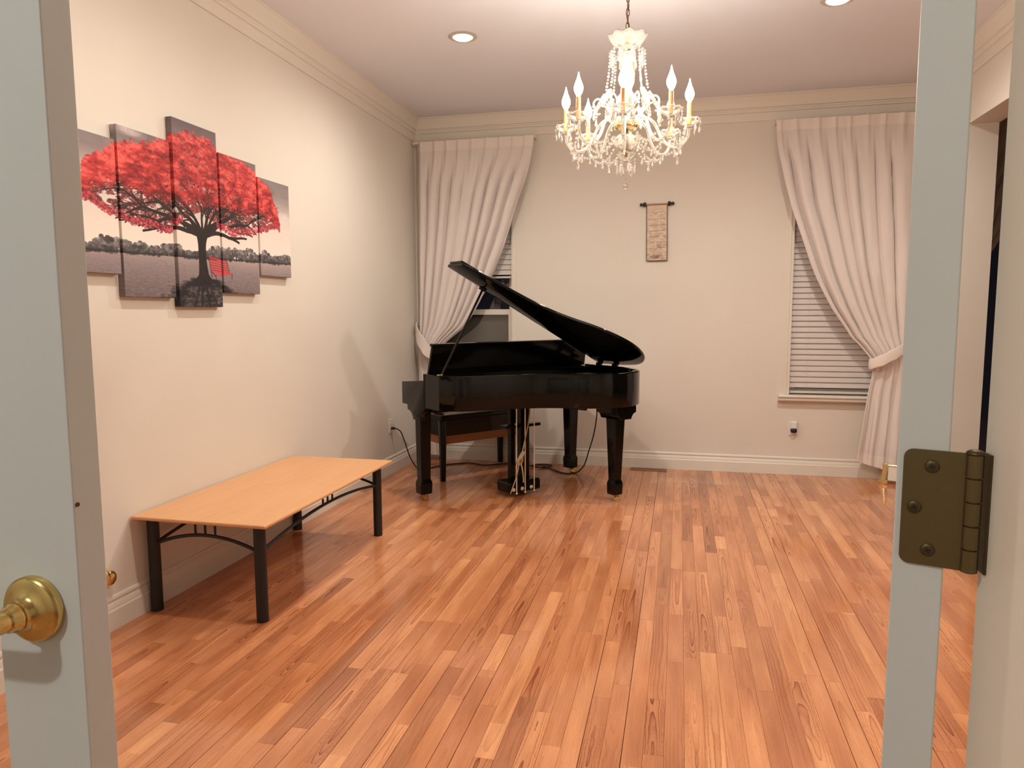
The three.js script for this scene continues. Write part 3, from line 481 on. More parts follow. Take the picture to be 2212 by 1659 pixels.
// ------------------------------------------------------------------ grand piano (local x: treble to bass, z: front to tail)
const PIANO_AT = [-1.776, 0, -4.731], PIANO_TURN = Math.atan2(0.764, 0.645);
{
  const t = thing('grand_piano', 'black grand piano with its lid propped open in the far left corner', 'piano', PIANO_AT, PIANO_TURN);
  const top = 0.925, bot = 0.690;
  const curve = (pts) => new THREE.CatmullRomCurve3(pts.map((p) => V(p[0], p[1], 0)), false, 'centripetal').getPoints(90).map((p) => [p.x, p.y]);
  const bent = curve([[-0.06, 0.34], [0.03, 0.455], [0.2, 0.515], [0.4, 0.57], [0.57, 0.65], [0.70, 0.76], [0.82, 0.88], [0.96, 0.96], [1.10, 0.972], [1.24, 0.915], [1.37, 0.795], [1.455, 0.64], [1.49, 0.46]]);
  const outline = [[-0.06, 0.13], ...bent, [1.49, 0.13]];
  const inset = (pts, d) => pts.map((p, i) => { const a = pts[Math.max(0, i - 1)], b = pts[Math.min(pts.length - 1, i + 1)], x = b[0] - a[0], y = b[1] - a[1], l = Math.hypot(x, y); return [p[0] + y / l * d, p[1] - x / l * d]; });
  const inner = inset(outline, 0.05);
  const rim = new THREE.Shape([...outline, ...[...inner].reverse()].map((p) => new THREE.Vector2(...p)));
  mesh('rim', toCreasedNormals(slab(rim, top, top - bot, 0.004), 0.5), M.piano, t);
  mesh('soundboard', slab(poly(inner), bot + 0.05, 0.02, 0), M.sound, t);
  mesh('iron_plate', slab(poly(inset(outline, 0.075)), 0.845, 0.02, 0.003), M.plate, t);
  { const g = []; for (let i = 0; i < 34; i++) { const x = lerp(0.08, 1.40, i / 33), zEnd = 0.36 + (x < 1.0 ? 0.42 * smooth((x - 0.1) / 0.8) : 0.42 - 0.25 * smooth((x - 1.0) / 0.4)); g.push(rod([x, 0.862, 0.16], [lerp(x, 1.15, 0.25), 0.862, zEnd], 0.0012, 0.0012, 5)); } mesh('strings', g, M.steelRod, t).userData.kind = 'stuff'; }
  // cheeks with the lower arm at the keyboard end, key bed, fallboard
  const cheek = poly([[-0.185, 0.693], [-0.108, 0.690], [-0.108, 0.655], [-0.085, 0.652], [-0.065, 0.645], [-0.045, 0.630], [-0.032, 0.610], [-0.028, 0.590], [0.075, 0.590], [0.080, 0.620], [0.10, 0.655], [0.16, 0.690], [0.16, 0.925], [0.128, 0.925], [0.128, 0.880], [0.10, 0.876], [-0.185, 0.850]]);
  for (const x of [-0.06, 1.44]) { const g = new THREE.ExtrudeGeometry(cheek, { depth: 0.042, bevelEnabled: true, bevelThickness: 0.004, bevelSize: 0.004, bevelOffset: -0.004, bevelSegments: 2 }); mesh('cheek', toCreasedNormals(g.rotateY(-Math.PI / 2).translate(x + 0.046, 0, 0), 0.5), M.piano, t); }
  mesh('key_bed', [span(-0.012, 1.442, 0.652, 0.70, -0.15, 0.18, 0.004)], M.piano, t);
  mesh('key_slip', [span(-0.012, 1.442, 0.70, 0.745, -0.165, -0.145, 0.003)], M.piano, t);
  mesh('fallboard', [new RoundedBoxGeometry(1.45, 0.02, 0.19, 2, 0.006).rotateX(-0.16).translate(0.715, 0.79, -0.06), span(-0.01, 1.44, 0.78, 0.83, 0.02, 0.05, 0.006)], M.piano, t);
  mesh('pin_block', [span(-0.012, 1.442, 0.80, 0.855, 0.06, 0.19, 0.004)], M.pianoFelt, t);
  // upright music desk
  { const s = poly([[0.005, 0.0], [1.475, 0.0], [1.478, 0.175], [1.452, 0.215], [0.03, 0.215]]); const g = new THREE.ExtrudeGeometry(s, { depth: 0.016, bevelEnabled: true, bevelThickness: 0.003, bevelSize: 0.003, bevelOffset: -0.003, bevelSegments: 2 }); mesh('music_desk', [g, span(0.02, 1.46, 0.195, 0.217, -0.01, 0.028, 0.006)].map((k) => k.rotateX(0.12).translate(0, 0.915, 0.07)), M.piano, t); mesh('desk_shelf', [span(0.0, 1.43, 0.862, 0.914, 0.05, 0.2, 0.003)], M.piano, t); }
  // lid hinged along the far straight side, front flap folded back onto it
  const HX = 1.485, HY = 0.945, PHI = 27 * Math.PI / 180, lidMatrix = (g) => g.translate(-HX, 0, 0).rotateZ(-PHI).translate(HX, HY, 0);
  const lidBent = curve([[-0.08, 0.40], [-0.02, 0.435], [0.1, 0.462], [0.3, 0.50], [0.47, 0.545], [0.62, 0.61], [0.735, 0.70], [0.84, 0.805], [0.97, 0.885], [1.11, 0.925], [1.24, 0.905], [1.375, 0.83], [1.475, 0.69], [1.515, 0.50]]);
  mesh('lid', toCreasedNormals(lidMatrix(slab(poly([[-0.08, 0.222], ...lidBent, [1.52, 0.222]]), 0.022, 0.022, 0.006)), 0.6), M.piano, t);
  mesh('folded_lid_flap', toCreasedNormals(lidMatrix(slab(poly([[-0.075, 0.222], [-0.075, 0.37], [0.15, 0.40], [0.5, 0.44], [1.45, 0.44], [1.45, 0.222]]), 0.045, 0.02, 0.006)), 0.6), M.piano, t);
  for (const x of [0.2, 0.75, 1.25]) mesh('flap_hinge', lidMatrix(merge([rod([x - 0.035, 0.026, 0.220], [x + 0.035, 0.026, 0.220], 0.006), box(0.07, 0.003, 0.03, x, 0.0465, 0.24, 0.001)])), M.brass, t);
  for (const z of [0.26, 0.44]) mesh('lid_hinge', [cyl(0.008, 0.008, 0.05, 0, 0, 0, 14).rotateX(Math.PI / 2).translate(1.487, 0.937, z), box(0.02, 0.028, 0.05, 1.475, 0.928, z, 0.002)], M.piano, t);
  mesh('prop_cup', lidMatrix(box(0.05, 0.014, 0.03, 0.235, -0.006, 0.236, 0.003)), M.pianoFelt, t);
  { const top3 = V(0.235, -0.008, 0.236).sub(V(HX, 0, 0)).applyAxisAngle(V(0, 0, 1), -PHI).add(V(HX, HY, 0)); mesh('lid_prop', [rod([-0.028, 0.90, 0.30], top3.toArray(), 0.0095, 0.0075, 12)], M.piano, t); mesh('prop_bracket', [box(0.03, 0.02, 0.03, -0.028, 0.922, 0.30, 0.003)], M.brass, t); }
  // legs with blocks and castors
  const leg = (x, z, half0, half1, yTop, square) => {
    const prof = [[half0, yTop], [half0, yTop - 0.04], [half1, 0.165], [half1 * 1.02, 0.155], [half1 * 1.22, 0.138], [half1 * 1.25, 0.125], [half1 * 1.2, 0.058], [half1 * 1.05, 0.052]];
    const pos = [], idx = []; prof.forEach(([h, y]) => { const c = h * 0.8; for (const [a, b] of [[-c, -h], [c, -h], [h, -c], [h, c], [c, h], [-c, h], [-h, c], [-h, -c]]) pos.push(x + a, y, z + b); });
    for (let i = 0; i < prof.length - 1; i++) for (let k = 0; k < 8; k++) { const a = i * 8 + k, b = i * 8 + (k + 1) % 8; idx.push(a, b, a + 8, b, b + 8, a + 8); }
    const base = (prof.length - 1) * 8; for (let k = 1; k < 7; k++) idx.push(base, base + k, base + k + 1);
    let g = new THREE.BufferGeometry(); g.setAttribute('position', new THREE.BufferAttribute(new Float32Array(pos), 3)); g.setIndex(idx); g.computeVertexNormals(); g = toCreasedNormals(g, 0.4);
    const L = mesh('leg', g, M.piano, t);
    mesh('caster', [cyl(0.017, 0.017, 0.018, 0, 0, 0, 20).rotateZ(Math.PI / 2).rotateY(0.7).translate(x + 0.012, 0.0172, z + 0.012), box(0.012, 0.03, 0.012, x, 0.04, z, 0.002), lathe([[0.022, 0.05], [0.024, 0.054], [0.0, 0.056]], 16).translate(x, 0, z), box(0.006, 0.03, 0.03, x + 0.022, 0.032, z + 0.004, 0.002)], M.brass, L);
    return L;
  };
  leg(0.0, 0.012, 0.044, 0.038, 0.66); leg(1.405, 0.0, 0.052, 0.038, 0.70); leg(1.075, 0.855, 0.052, 0.035, 0.66);
  { const blk = new THREE.ExtrudeGeometry(poly([[-0.10, 0.692], [-0.10, 0.645], [-0.088, 0.643], [-0.072, 0.634], [-0.060, 0.618], [-0.052, 0.60], [0.052, 0.60], [0.060, 0.618], [0.072, 0.634], [0.088, 0.643], [0.10, 0.645], [0.10, 0.692]]), { depth: 0.19, bevelEnabled: true, bevelThickness: 0.005, bevelSize: 0.004, bevelOffset: -0.004, bevelSegments: 2 }); mesh('leg_block', blk.translate(1.075, 0, 0.765), M.piano, t); }
  mesh('beam', [rod([0.7, 0.70, 0.16], [0.85, 0.70, 0.80], 0.035, 0.035, 4)], M.piano, t);
  // pedal lyre with rods
  mesh('lyre_post', [span(0.580, 0.622, 0.10, 0.70, 0.235, 0.275, 0.004)], M.piano, t); mesh('lyre_post', [span(0.668, 0.748, 0.10, 0.70, 0.225, 0.285, 0.004)], M.piano, t);
  mesh('lyre_crossbar', [span(0.52, 0.845, 0.500, 0.522, 0.215, 0.30, 0.004)], M.piano, t);
  mesh('lyre_top', [span(0.50, 0.82, 0.665, 0.70, 0.20, 0.31, 0.004)], M.piano, t);
  mesh('pedal_box', [new RoundedBoxGeometry(0.30, 0.085, 0.16, 3, 0.02).translate(0.655, 0.073, 0.275)], M.piano, t);
  for (const x of [0.585, 0.665, 0.745]) mesh('pedal', [box(0.022, 0.008, 0.14, x, 0.052, 0.15, 0.003), new RoundedBoxGeometry(0.036, 0.009, 0.06, 2, 0.004).translate(x, 0.050, 0.07)], M.brass, t);
  for (const [x, z] of [[0.560, 0.375], [0.638, 0.375], [0.722, 0.375]]) mesh('pedal_rod', [rod([x, 0.035, z], [x, 0.70, z], 0.0042, 0.0042, 8), new THREE.SphereGeometry(0.008, 10, 8).translate(x, 0.035, z), lathe([[0, 0], [0.014, 0.002], [0.014, 0.006], [0, 0.008]], 12).rotateX(Math.PI / 2).translate(x - 0.012, 0.06, 0.352)], M.steelRod, t);
}
const toWorld = (s, q, y) => { const c = Math.cos(PIANO_TURN), n = Math.sin(PIANO_TURN); return [PIANO_AT[0] + s * c + q * n, y, PIANO_AT[2] - s * n + q * c]; };
{ // strap knotted round the rods
  const t = thing('tie_strap', 'tan strap knotted around the brass pedal rods under the piano', 'strap');
  const w = (s, q, y) => toWorld(s, q, y);
  mesh('upper_length', tube([w(0.688, 0.375, 0.69), w(0.662, 0.384, 0.55), w(0.625, 0.388, 0.42), w(0.595, 0.388, 0.315)], 0.0048, 24, 6), M.strap, t);
  mesh('lower_length', tube([w(0.575, 0.388, 0.27), w(0.553, 0.385, 0.17), w(0.520, 0.38, 0.085), w(0.505, 0.375, 0.045)], 0.0042, 20, 6), M.strap, t);
  const k = []; for (let i = 0; i < 3; i++) { const pts = []; for (let j = 0; j <= 14; j++) { const a = j / 14 * Math.PI * 2 + i; pts.push(w(0.582 + 0.018 * Math.cos(a) + 0.006 * i, 0.386 + 0.012 * Math.sin(a), 0.275 + 0.03 * i * 0.6 + 0.026 * Math.sin(a + 0.7 * i))); } k.push(tube(pts, 0.0105, 28, 7)); }
  mesh('knot', k, M.strap, t);
  mesh('loose_end', tube([w(0.585, 0.395, 0.262), w(0.592, 0.40, 0.22), w(0.605, 0.395, 0.16), w(0.61, 0.392, 0.115)], 0.006, 16, 6), M.strap, t);
}
// ------------------------------------------------------------------ piano bench
{
  const t = thing('piano_bench', 'black piano bench standing in front of the keyboard near the corner', 'bench', [-1.82, 0, -5.295], Math.atan2(0.764, 0.645));
  const L = 0.80, D = 0.33;                                          // local x along the bench (0..L), z from 0 back to -D
  mesh('seat', [new RoundedBoxGeometry(L + 0.07, 0.045, D + 0.07, 3, 0.012).translate(L / 2, 0.515, -D / 2)], M.piano, t);
  for (const [x0, x1, z0, z1] of [[0, L, -0.012, 0.012], [0, L, -D - 0.012, -D + 0.012], [-0.012, 0.012, -D, 0], [L - 0.012, L + 0.012, -D, 0]]) mesh('apron', [span(x0, x1, 0.365, 0.495, z0, z1, 0.003)], M.piano, t);
  for (const [x, z] of [[0, 0], [L, 0], [0, -D], [L, -D]]) mesh('leg', [new THREE.CylinderGeometry(0.034, 0.024, 0.487, 4, 1).rotateY(Math.PI / 4).translate(x, 0.2455, z), cyl(0.012, 0.012, 0.006, x, 0.0025, z, 12)], M.piano, t);
  const tray = mesh('storage_tray', [span(0.02, L - 0.04, 0.29, 0.40, -D + 0.03, -0.03, 0.004)], P({ color: rgb(0.42, 0.18, 0.075), roughness: 0.5 }), t); tray.userData.label = 'reddish brown wooden tray under the seat';
}
{ const t = thing('cushion', 'small pink rolled cushion on the end of the piano bench', 'cushion'); mesh('cover', [new THREE.SphereGeometry(1, 24, 16).scale(0.05, 0.026, 0.075).rotateY(0.6).translate(-1.885, 0.562, -5.40)], M.pink, t); }

// ------------------------------------------------------------------ low table by the left wall
const beech = dataTexture(512, 512, (x, y) => { const u = x / 512, v = y / 512, g = noise(u * 4, v * 60, 71) * 0.5 + noise(u * 12, v * 160, 73) * 0.35 + noise(u * 2, v * 9, 77) * 0.6, t = clamp01(0.5 + 0.28 * g); return [lerp(250, 226, t), lerp(206, 176, t), lerp(158, 124, t)]; }, true);
{
  const t = thing('coffee_table', 'low table with pale wooden top and black arched metal frame by the left wall', 'table', [-2.011, 0, -3.262]);
  const x0 = -0.33, x1 = 0.335, z0 = -0.68, z1 = 0.68, y = 0.46;
  const wood = P({ map: beech, color: rgb(0.80, 0.67, 0.59), roughness: 0.42, clearcoat: 0.25, clearcoatRoughness: 0.3 });
  const topGeo = new RoundedBoxGeometry(x1 - x0, 0.016, z1 - z0, 3, 0.006).translate((x0 + x1) / 2, y - 0.008, (z0 + z1) / 2), p = topGeo.attributes.position, uv = topGeo.attributes.uv; for (let i = 0; i < p.count; i++) uv.setXY(i, p.getZ(i) / 0.7, p.getX(i) / 0.7);
  mesh('tabletop', topGeo, wood, t);
  const lx = [-0.290, 0.250], lz = [-0.64, 0.592];
  for (const x of lx) for (const z of lz) mesh('leg', [cyl(0.026, 0.026, y - 0.018, x, (y - 0.018) / 2 + 0.001, z, 24)], M.blackMetal, t);
  const brace = (A, B) => {
    const pts = []; for (let i = 0; i <= 16; i++) { const u = i / 16; pts.push([lerp(A[0], B[0], u), 0.308 + 0.060 * (1 - Math.pow(2 * u - 1, 2)), lerp(A[1], B[1], u)]); }
    const L = Math.hypot(B[0] - A[0], B[1] - A[1]), g = tube(pts, 0.008, 40, 8), m = mesh('arched_brace', [g], M.blackMetal, t);
    for (const k of [-1, 0, 1]) { const u = 0.5 + k * 0.05 / L, x = lerp(A[0], B[0], u), z = lerp(A[1], B[1], u); mesh('spindle', [rod([x, 0.364, z], [x, y - 0.015, z], 0.0055, 0.0055, 8)], M.blackMetal, m); }
    mesh('top_rail', [rod([A[0], y - 0.024, A[1]], [B[0], y - 0.024, B[1]], 0.007, 0.007, 8)], M.blackMetal, m);
  };
  brace([lx[0], lz[1]], [lx[1], lz[1]]); brace([lx[0], lz[0]], [lx[1], lz[0]]); brace([lx[0], lz[0]], [lx[0], lz[1]]); brace([lx[1], lz[0]], [lx[1], lz[1]]);
}

// ------------------------------------------------------------------ five canvas panels: a red tree in a grey meadow
const PW = 2048, PH = 1072;
const treePicture = canvasTexture(PW, PH, (c) => {
  let g = c.createLinearGradient(0, 0, 0, 800); g.addColorStop(0, '#6d6064'); g.addColorStop(0.35, '#8d8080'); g.addColorStop(0.6, '#e9dcd2'); g.addColorStop(1, '#fff4e8'); c.fillStyle = g; c.fillRect(0, 0, PW, PH);
  for (let i = 0; i < 260; i++) { const x = rr(0, PW), y = rr(40, 560), r = rr(30, 130), a = 0.012 + 0.05 * Math.max(0, noise(x / 260, y / 130, 301)); c.fillStyle = rnd() < 0.6 ? `rgba(235,222,215,${a})` : `rgba(80,68,74,${a})`; c.beginPath(); c.ellipse(x, y, r * 1.8, r * 0.6, rr(-0.3, 0.3), 0, 7); c.fill(); }
  for (let i = 0; i < 60; i++) { c.fillStyle = 'rgba(240,230,225,0.07)'; c.beginPath(); c.ellipse(520 + rr(-110, 60), 150 + rr(-35, 30), rr(20, 70), rr(8, 26), -0.1, 0, 7); c.fill(); c.beginPath(); c.ellipse(1990 + rr(-80, 60), 430 + rr(-30, 30), rr(20, 60), rr(8, 22), -0.1, 0, 7); c.fill(); }
  // ground
  const gy = (x) => 803 - 0.026 * x * 0.9; g = c.createLinearGradient(0, 770, 0, PH); g.addColorStop(0, '#b4a3a0'); g.addColorStop(0.25, '#96888a'); g.addColorStop(1, '#6a5e62'); c.fillStyle = g; c.beginPath(); c.moveTo(0, gy(0)); c.lineTo(PW, gy(PW)); c.lineTo(PW, PH); c.lineTo(0, PH); c.fill();
  for (let i = 0; i < 9000; i++) { const x = rr(0, PW), y = rr(gy(x), PH), k = (y - gy(x)) / 260; c.strokeStyle = rnd() < 0.5 ? 'rgba(60,50,54,0.16)' : 'rgba(205,190,186,0.14)'; c.lineWidth = 1 + 2 * k; c.beginPath(); c.moveTo(x, y); c.lineTo(x + rr(8, 30) * (0.5 + k), y - rr(-2, 3)); c.stroke(); }
  // distant trees
  for (let i = 0; i < 1500; i++) { const x = rr(0, PW), b = gy(x), hgt = 52 + 26 * noise(x / 90, 3, 311) + (x > 1500 ? 14 : 0), y = b - rr(0, 1) * hgt, s = rr(6, 20); const lum = Math.floor(lerp(62, 175, rnd() * (0.25 + (b - y) / 70))); c.fillStyle = `rgba(${lum},${lum - 5},${lum - 3},0.85)`; c.beginPath(); c.ellipse(x, y, s, s * 0.7, 0, 0, 7); c.fill(); }
  for (let x = 0; x < PW; x += 14) { c.fillStyle = 'rgba(40,36,38,0.6)'; c.fillRect(x, gy(x) - 10, 15, 12); }
  // cast shade printed in the picture, at the foot of the tree
  for (let i = 0; i < 900; i++) { const u = Math.pow(rnd(), 0.8), y = lerp(905, PH, u), x = 1060 + rr(-1, 1) * lerp(150, 560, u) * (rnd() < 0.8 ? 0.75 : 1); c.fillStyle = 'rgba(28,24,26,0.30)'; c.beginPath(); c.ellipse(x, y, rr(14, 46), rr(4, 13), 0, 0, 7); c.fill(); }
  for (let i = 0; i < 260; i++) { const x = 1050 + rr(-180, 190), y = rr(950, PH); c.fillStyle = `rgba(150,138,138,${0.16})`; c.beginPath(); c.ellipse(x, y, rr(6, 24), rr(3, 9), 0, 0, 7); c.fill(); }
  c.strokeStyle = 'rgba(24,20,22,0.75)'; for (const [dx, w] of [[-70, 16], [-20, 24], [40, 20], [100, 14]]) { c.lineWidth = w; c.beginPath(); c.moveTo(1042 + dx * 0.3, 905); c.lineTo(1042 + dx * 1.3, PH); c.stroke(); }
  // crown: outline of the canopy
  const topE = [[165, 470], [180, 385], [290, 325], [400, 258], [560, 214], [700, 172], [824, 112], [984, 70], [1143, 80], [1280, 108], [1470, 128], [1620, 182], [1783, 253], [1875, 368], [1905, 480]];
  const lowE = [[165, 548], [240, 560], [325, 600], [496, 632], [631, 640], [756, 655], [893, 560], [1040, 500], [1242, 580], [1335, 615], [1650, 560], [1905, 496]];
  const redE = [[165, 520], [252, 430], [388, 400], [546, 415], [757, 440], [1035, 420], [1258, 420], [1554, 420], [1695, 380], [1836, 440], [1905, 490]];
  const at = (L, x) => { for (let i = 0; i < L.length - 1; i++) if (x <= L[i + 1][0]) return lerp(L[i][1], L[i + 1][1], clamp01((x - L[i][0]) / (L[i + 1][0] - L[i][0]))); return L[L.length - 1][1]; };
  // thin leaves at the underside
  for (let i = 0; i < 13000; i++) { const x = rr(170, 1900), y = lerp(at(redE, x) - 20, at(lowE, x), Math.pow(rnd(), 1.15)); if (noise(x / 34, y / 20, 331) < -0.28) continue; c.fillStyle = ['rgba(150,54,58,0.55)', 'rgba(104,44,44,0.55)', 'rgba(190,76,80,0.5)', 'rgba(70,40,38,0.55)'][Math.floor(rnd() * 4)]; c.beginPath(); c.ellipse(x, y, rr(3, 12), rr(2, 6), rr(-0.5, 0.5), 0, 7); c.fill(); }
  // branches
  const limb = (x, y, a, w, L, d) => {
    if (d === 0 || w < 0.8 || y > at(lowE, x) + (d > 4 ? 60 : 4) + (Math.abs(x - 1040) < 150 ? 140 : 0) || y < at(topE, x) + 30) return; const n = 5; let px = x, py = y, an = a;
    for (let i = 0; i < n; i++) { an += rr(-0.17, 0.17) + (a > -Math.PI / 2 ? 0.02 : -0.02); const qx = px + Math.cos(an) * L / n, qy = py + Math.sin(an) * L / n; c.strokeStyle = d > 3 ? '#2a1b18' : '#3a2421'; c.lineWidth = lerp(w, w * 0.62, i / n); c.lineCap = 'round'; c.beginPath(); c.moveTo(px, py); c.lineTo(qx, qy); c.stroke(); px = qx; py = qy; if (py > at(lowE, px) + (d > 4 ? 50 : 6) && Math.abs(px - 1040) > 150) return; if (i > 1 && d > 1 && rnd() < 0.6) limb(px, py, an + (rnd() < 0.5 ? -1 : 1) * rr(0.35, 0.8), w * 0.45, L * 0.55, d - 2); }
    const k = rnd() < 0.35 ? 3 : 2; for (let i = 0; i < k; i++) limb(px, py, an + rr(-0.5, 0.5), w * 0.62, L * rr(0.68, 0.85), d - 1);
  };
  for (const [x, y, a, w, L] of [[1012, 640, -2.62, 40, 190], [1005, 640, -2.85, 30, 250], [1040, 632, -2.02, 30, 150], [1050, 630, -1.62, 22, 150], [1062, 632, -1.15, 30, 150], [1075, 640, -0.52, 38, 190], [1085, 640, -0.28, 30, 230], [1030, 630, -2.35, 24, 170], [1070, 630, -0.85, 24, 170]]) limb(x, y, a, w, L, 6);
  for (const [x, y, a, w, L] of [[760, 560, -2.98, 20, 200], [700, 600, -3.1, 14, 200], [1330, 560, -0.15, 20, 190], [1400, 590, -0.05, 14, 170]]) limb(x, y, a, w, L, 5);
  // trunk
  c.fillStyle = '#211714'; c.beginPath(); c.moveTo(925, 560); c.quadraticCurveTo(1000, 620, 1005, 700); c.quadraticCurveTo(1008, 840, 1000, 880); c.quadraticCurveTo(975, 905, 945, 915); c.lineTo(1145, 912); c.quadraticCurveTo(1105, 895, 1092, 870); c.quadraticCurveTo(1070, 780, 1078, 700); c.quadraticCurveTo(1090, 620, 1195, 565); c.lineTo(1180, 545); c.quadraticCurveTo(1070, 590, 1045, 640); c.quadraticCurveTo(1010, 580, 935, 540); c.fill();
  for (let i = 0; i < 160; i++) { const y = rr(660, 890), x = rr(1010, 1075); c.strokeStyle = rnd() < 0.3 ? 'rgba(120,90,74,0.35)' : 'rgba(10,6,6,0.4)'; c.lineWidth = rr(1, 3); c.beginPath(); c.moveTo(x, y); c.lineTo(x + rr(-4, 4), y + rr(10, 40)); c.stroke(); }
  // red leaves
  const leaf = (n, f, alpha) => { for (let i = 0; i < n; i++) { const x = rr(150, 1910), ty = at(topE, x), by = at(redE, x) + 22 * noise(x / 40, 1, 341), v = Math.pow(rnd(), 0.95), y = lerp(ty - 8 + 20 * noise(x / 22, 2, 351) + rr(-7, 7), by + rr(-10, 34) * (v > 0.8 ? 1.6 : 0.3), v), cl = noise(x / 60, y / 26, 361) * 0.6 + noise(x / 22, y / 11, 367) * 0.5; const k = clamp01(0.72 + 0.62 * cl - 0.26 * v + f); c.fillStyle = `rgba(${Math.floor(lerp(104, 246, k))},${Math.floor(lerp(22, 104, k * k))},${Math.floor(lerp(26, 96, k * k))},${alpha})`; c.beginPath(); c.ellipse(x, y, rr(4, 12), rr(2, 5), rr(-0.6, 0.4), 0, 7); c.fill(); } };
  leaf(9000, -0.16, 0.8); leaf(9000, 0.0, 0.75); leaf(5000, 0.16, 0.5);
  for (let i = 0; i < 1500; i++) { const x = rr(160, 1900), y = at(lowE, x) + rr(-36, 8) + 10 * noise(x / 30, 3, 371); if (x > 880 && x < 1190) continue; c.fillStyle = ['rgba(196,60,76,0.8)', 'rgba(150,40,56,0.8)', 'rgba(224,92,104,0.7)'][i % 3]; c.beginPath(); c.ellipse(x, y, rr(3, 10), rr(2, 6), rr(-0.7, 0.7), 0, 7); c.fill(); }
  // red bench
  c.save(); c.translate(1098, 762); c.fillStyle = '#c3353f'; for (let i = 0; i < 6; i++) { c.beginPath(); c.moveTo(i * 4, i * 15); c.lineTo(178 + i * 3, 16 + i * 14); c.lineTo(179 + i * 3, 26 + i * 14); c.lineTo(1 + i * 4, 11 + i * 15); c.fill(); } c.fillStyle = '#d8404a'; for (let i = 0; i < 3; i++) { c.beginPath(); c.moveTo(30 + i * 14, 92 + i * 9); c.lineTo(206 + i * 12, 86 + i * 6); c.lineTo(208 + i * 12, 91 + i * 6); c.lineTo(33 + i * 14, 99 + i * 9); c.fill(); } c.strokeStyle = '#1c1314'; c.lineWidth = 5; for (const [a, b, d, e] of [[0, 0, 26, 128], [64, 112, 66, 136], [228, 96, 226, 128], [24, 92, 60, 118], [180, 16, 200, 88]]) { c.beginPath(); c.moveTo(a, b); c.lineTo(d, e); c.stroke(); } c.restore();
});
treePicture.wrapS = treePicture.wrapT = THREE.ClampToEdgeWrapping;
{
  const printMat = P({ map: treePicture, color: rgb(0.92, 0.9, 0.9), roughness: 0.7 }), backMat = P({ color: rgb(0.6, 0.5, 0.38), roughness: 0.8 });
  const panel = (label, za, zb, y0, y1, th = 0.032) => {               // za nearer the camera
    const t = thing('canvas_panel', label, 'canvas print', [XL + 0.002, (y0 + y1) / 2, (za + zb) / 2], 0, 'canvas panels of the red tree picture');
    const w = za - zb, h = y1 - y0, g = clean(new RoundedBoxGeometry(th, h, w, 1, 0.0025)).translate(th / 2, 0, 0), p = g.attributes.position, uv = g.attributes.uv;
    for (let i = 0; i < p.count; i++) { const z = p.getZ(i) + (za + zb) / 2, y = p.getY(i) + (y0 + y1) / 2, wrap = (th - p.getX(i)) * 0.9, s = p.getZ(i) > w / 2 - 0.003 ? wrap : p.getZ(i) < -w / 2 + 0.003 ? -wrap : 0; uv.setXY(i, (-2.267 - z + s) * 1217 / PW, 1 - (2.26 - y) * 1217 / PH); }
    mesh('stretched_canvas', g, printMat, t);
    mesh('stretcher_frame', [span(0, 0.012, -h / 2 + 0.004, h / 2 - 0.004, w / 2 - 0.03, w / 2 - 0.004), span(0, 0.012, -h / 2 + 0.004, h / 2 - 0.004, -w / 2 + 0.004, -w / 2 + 0.03)].map((k) => k.translate(-0.0005, 0, 0)), backMat, t);
  };
  panel('narrow canvas at the near end of the red tree picture, showing the crown edge', -2.267, -2.588, 1.515, 2.073);
  panel('second canvas from the door in the red tree picture, with pale cloud at its top', -2.602, -2.920, 1.421, 2.141);
  panel('tallest middle canvas of the red tree picture, with the dark trunk', -2.944, -3.270, 1.380, 2.259);
  panel('canvas with most of the red bench seat, right of the tallest panel', -3.286, -3.612, 1.454, 2.168);
  panel('shortest canvas at the far end of the red tree picture, with grey sky', -3.629, -3.951, 1.561, 2.107);
}

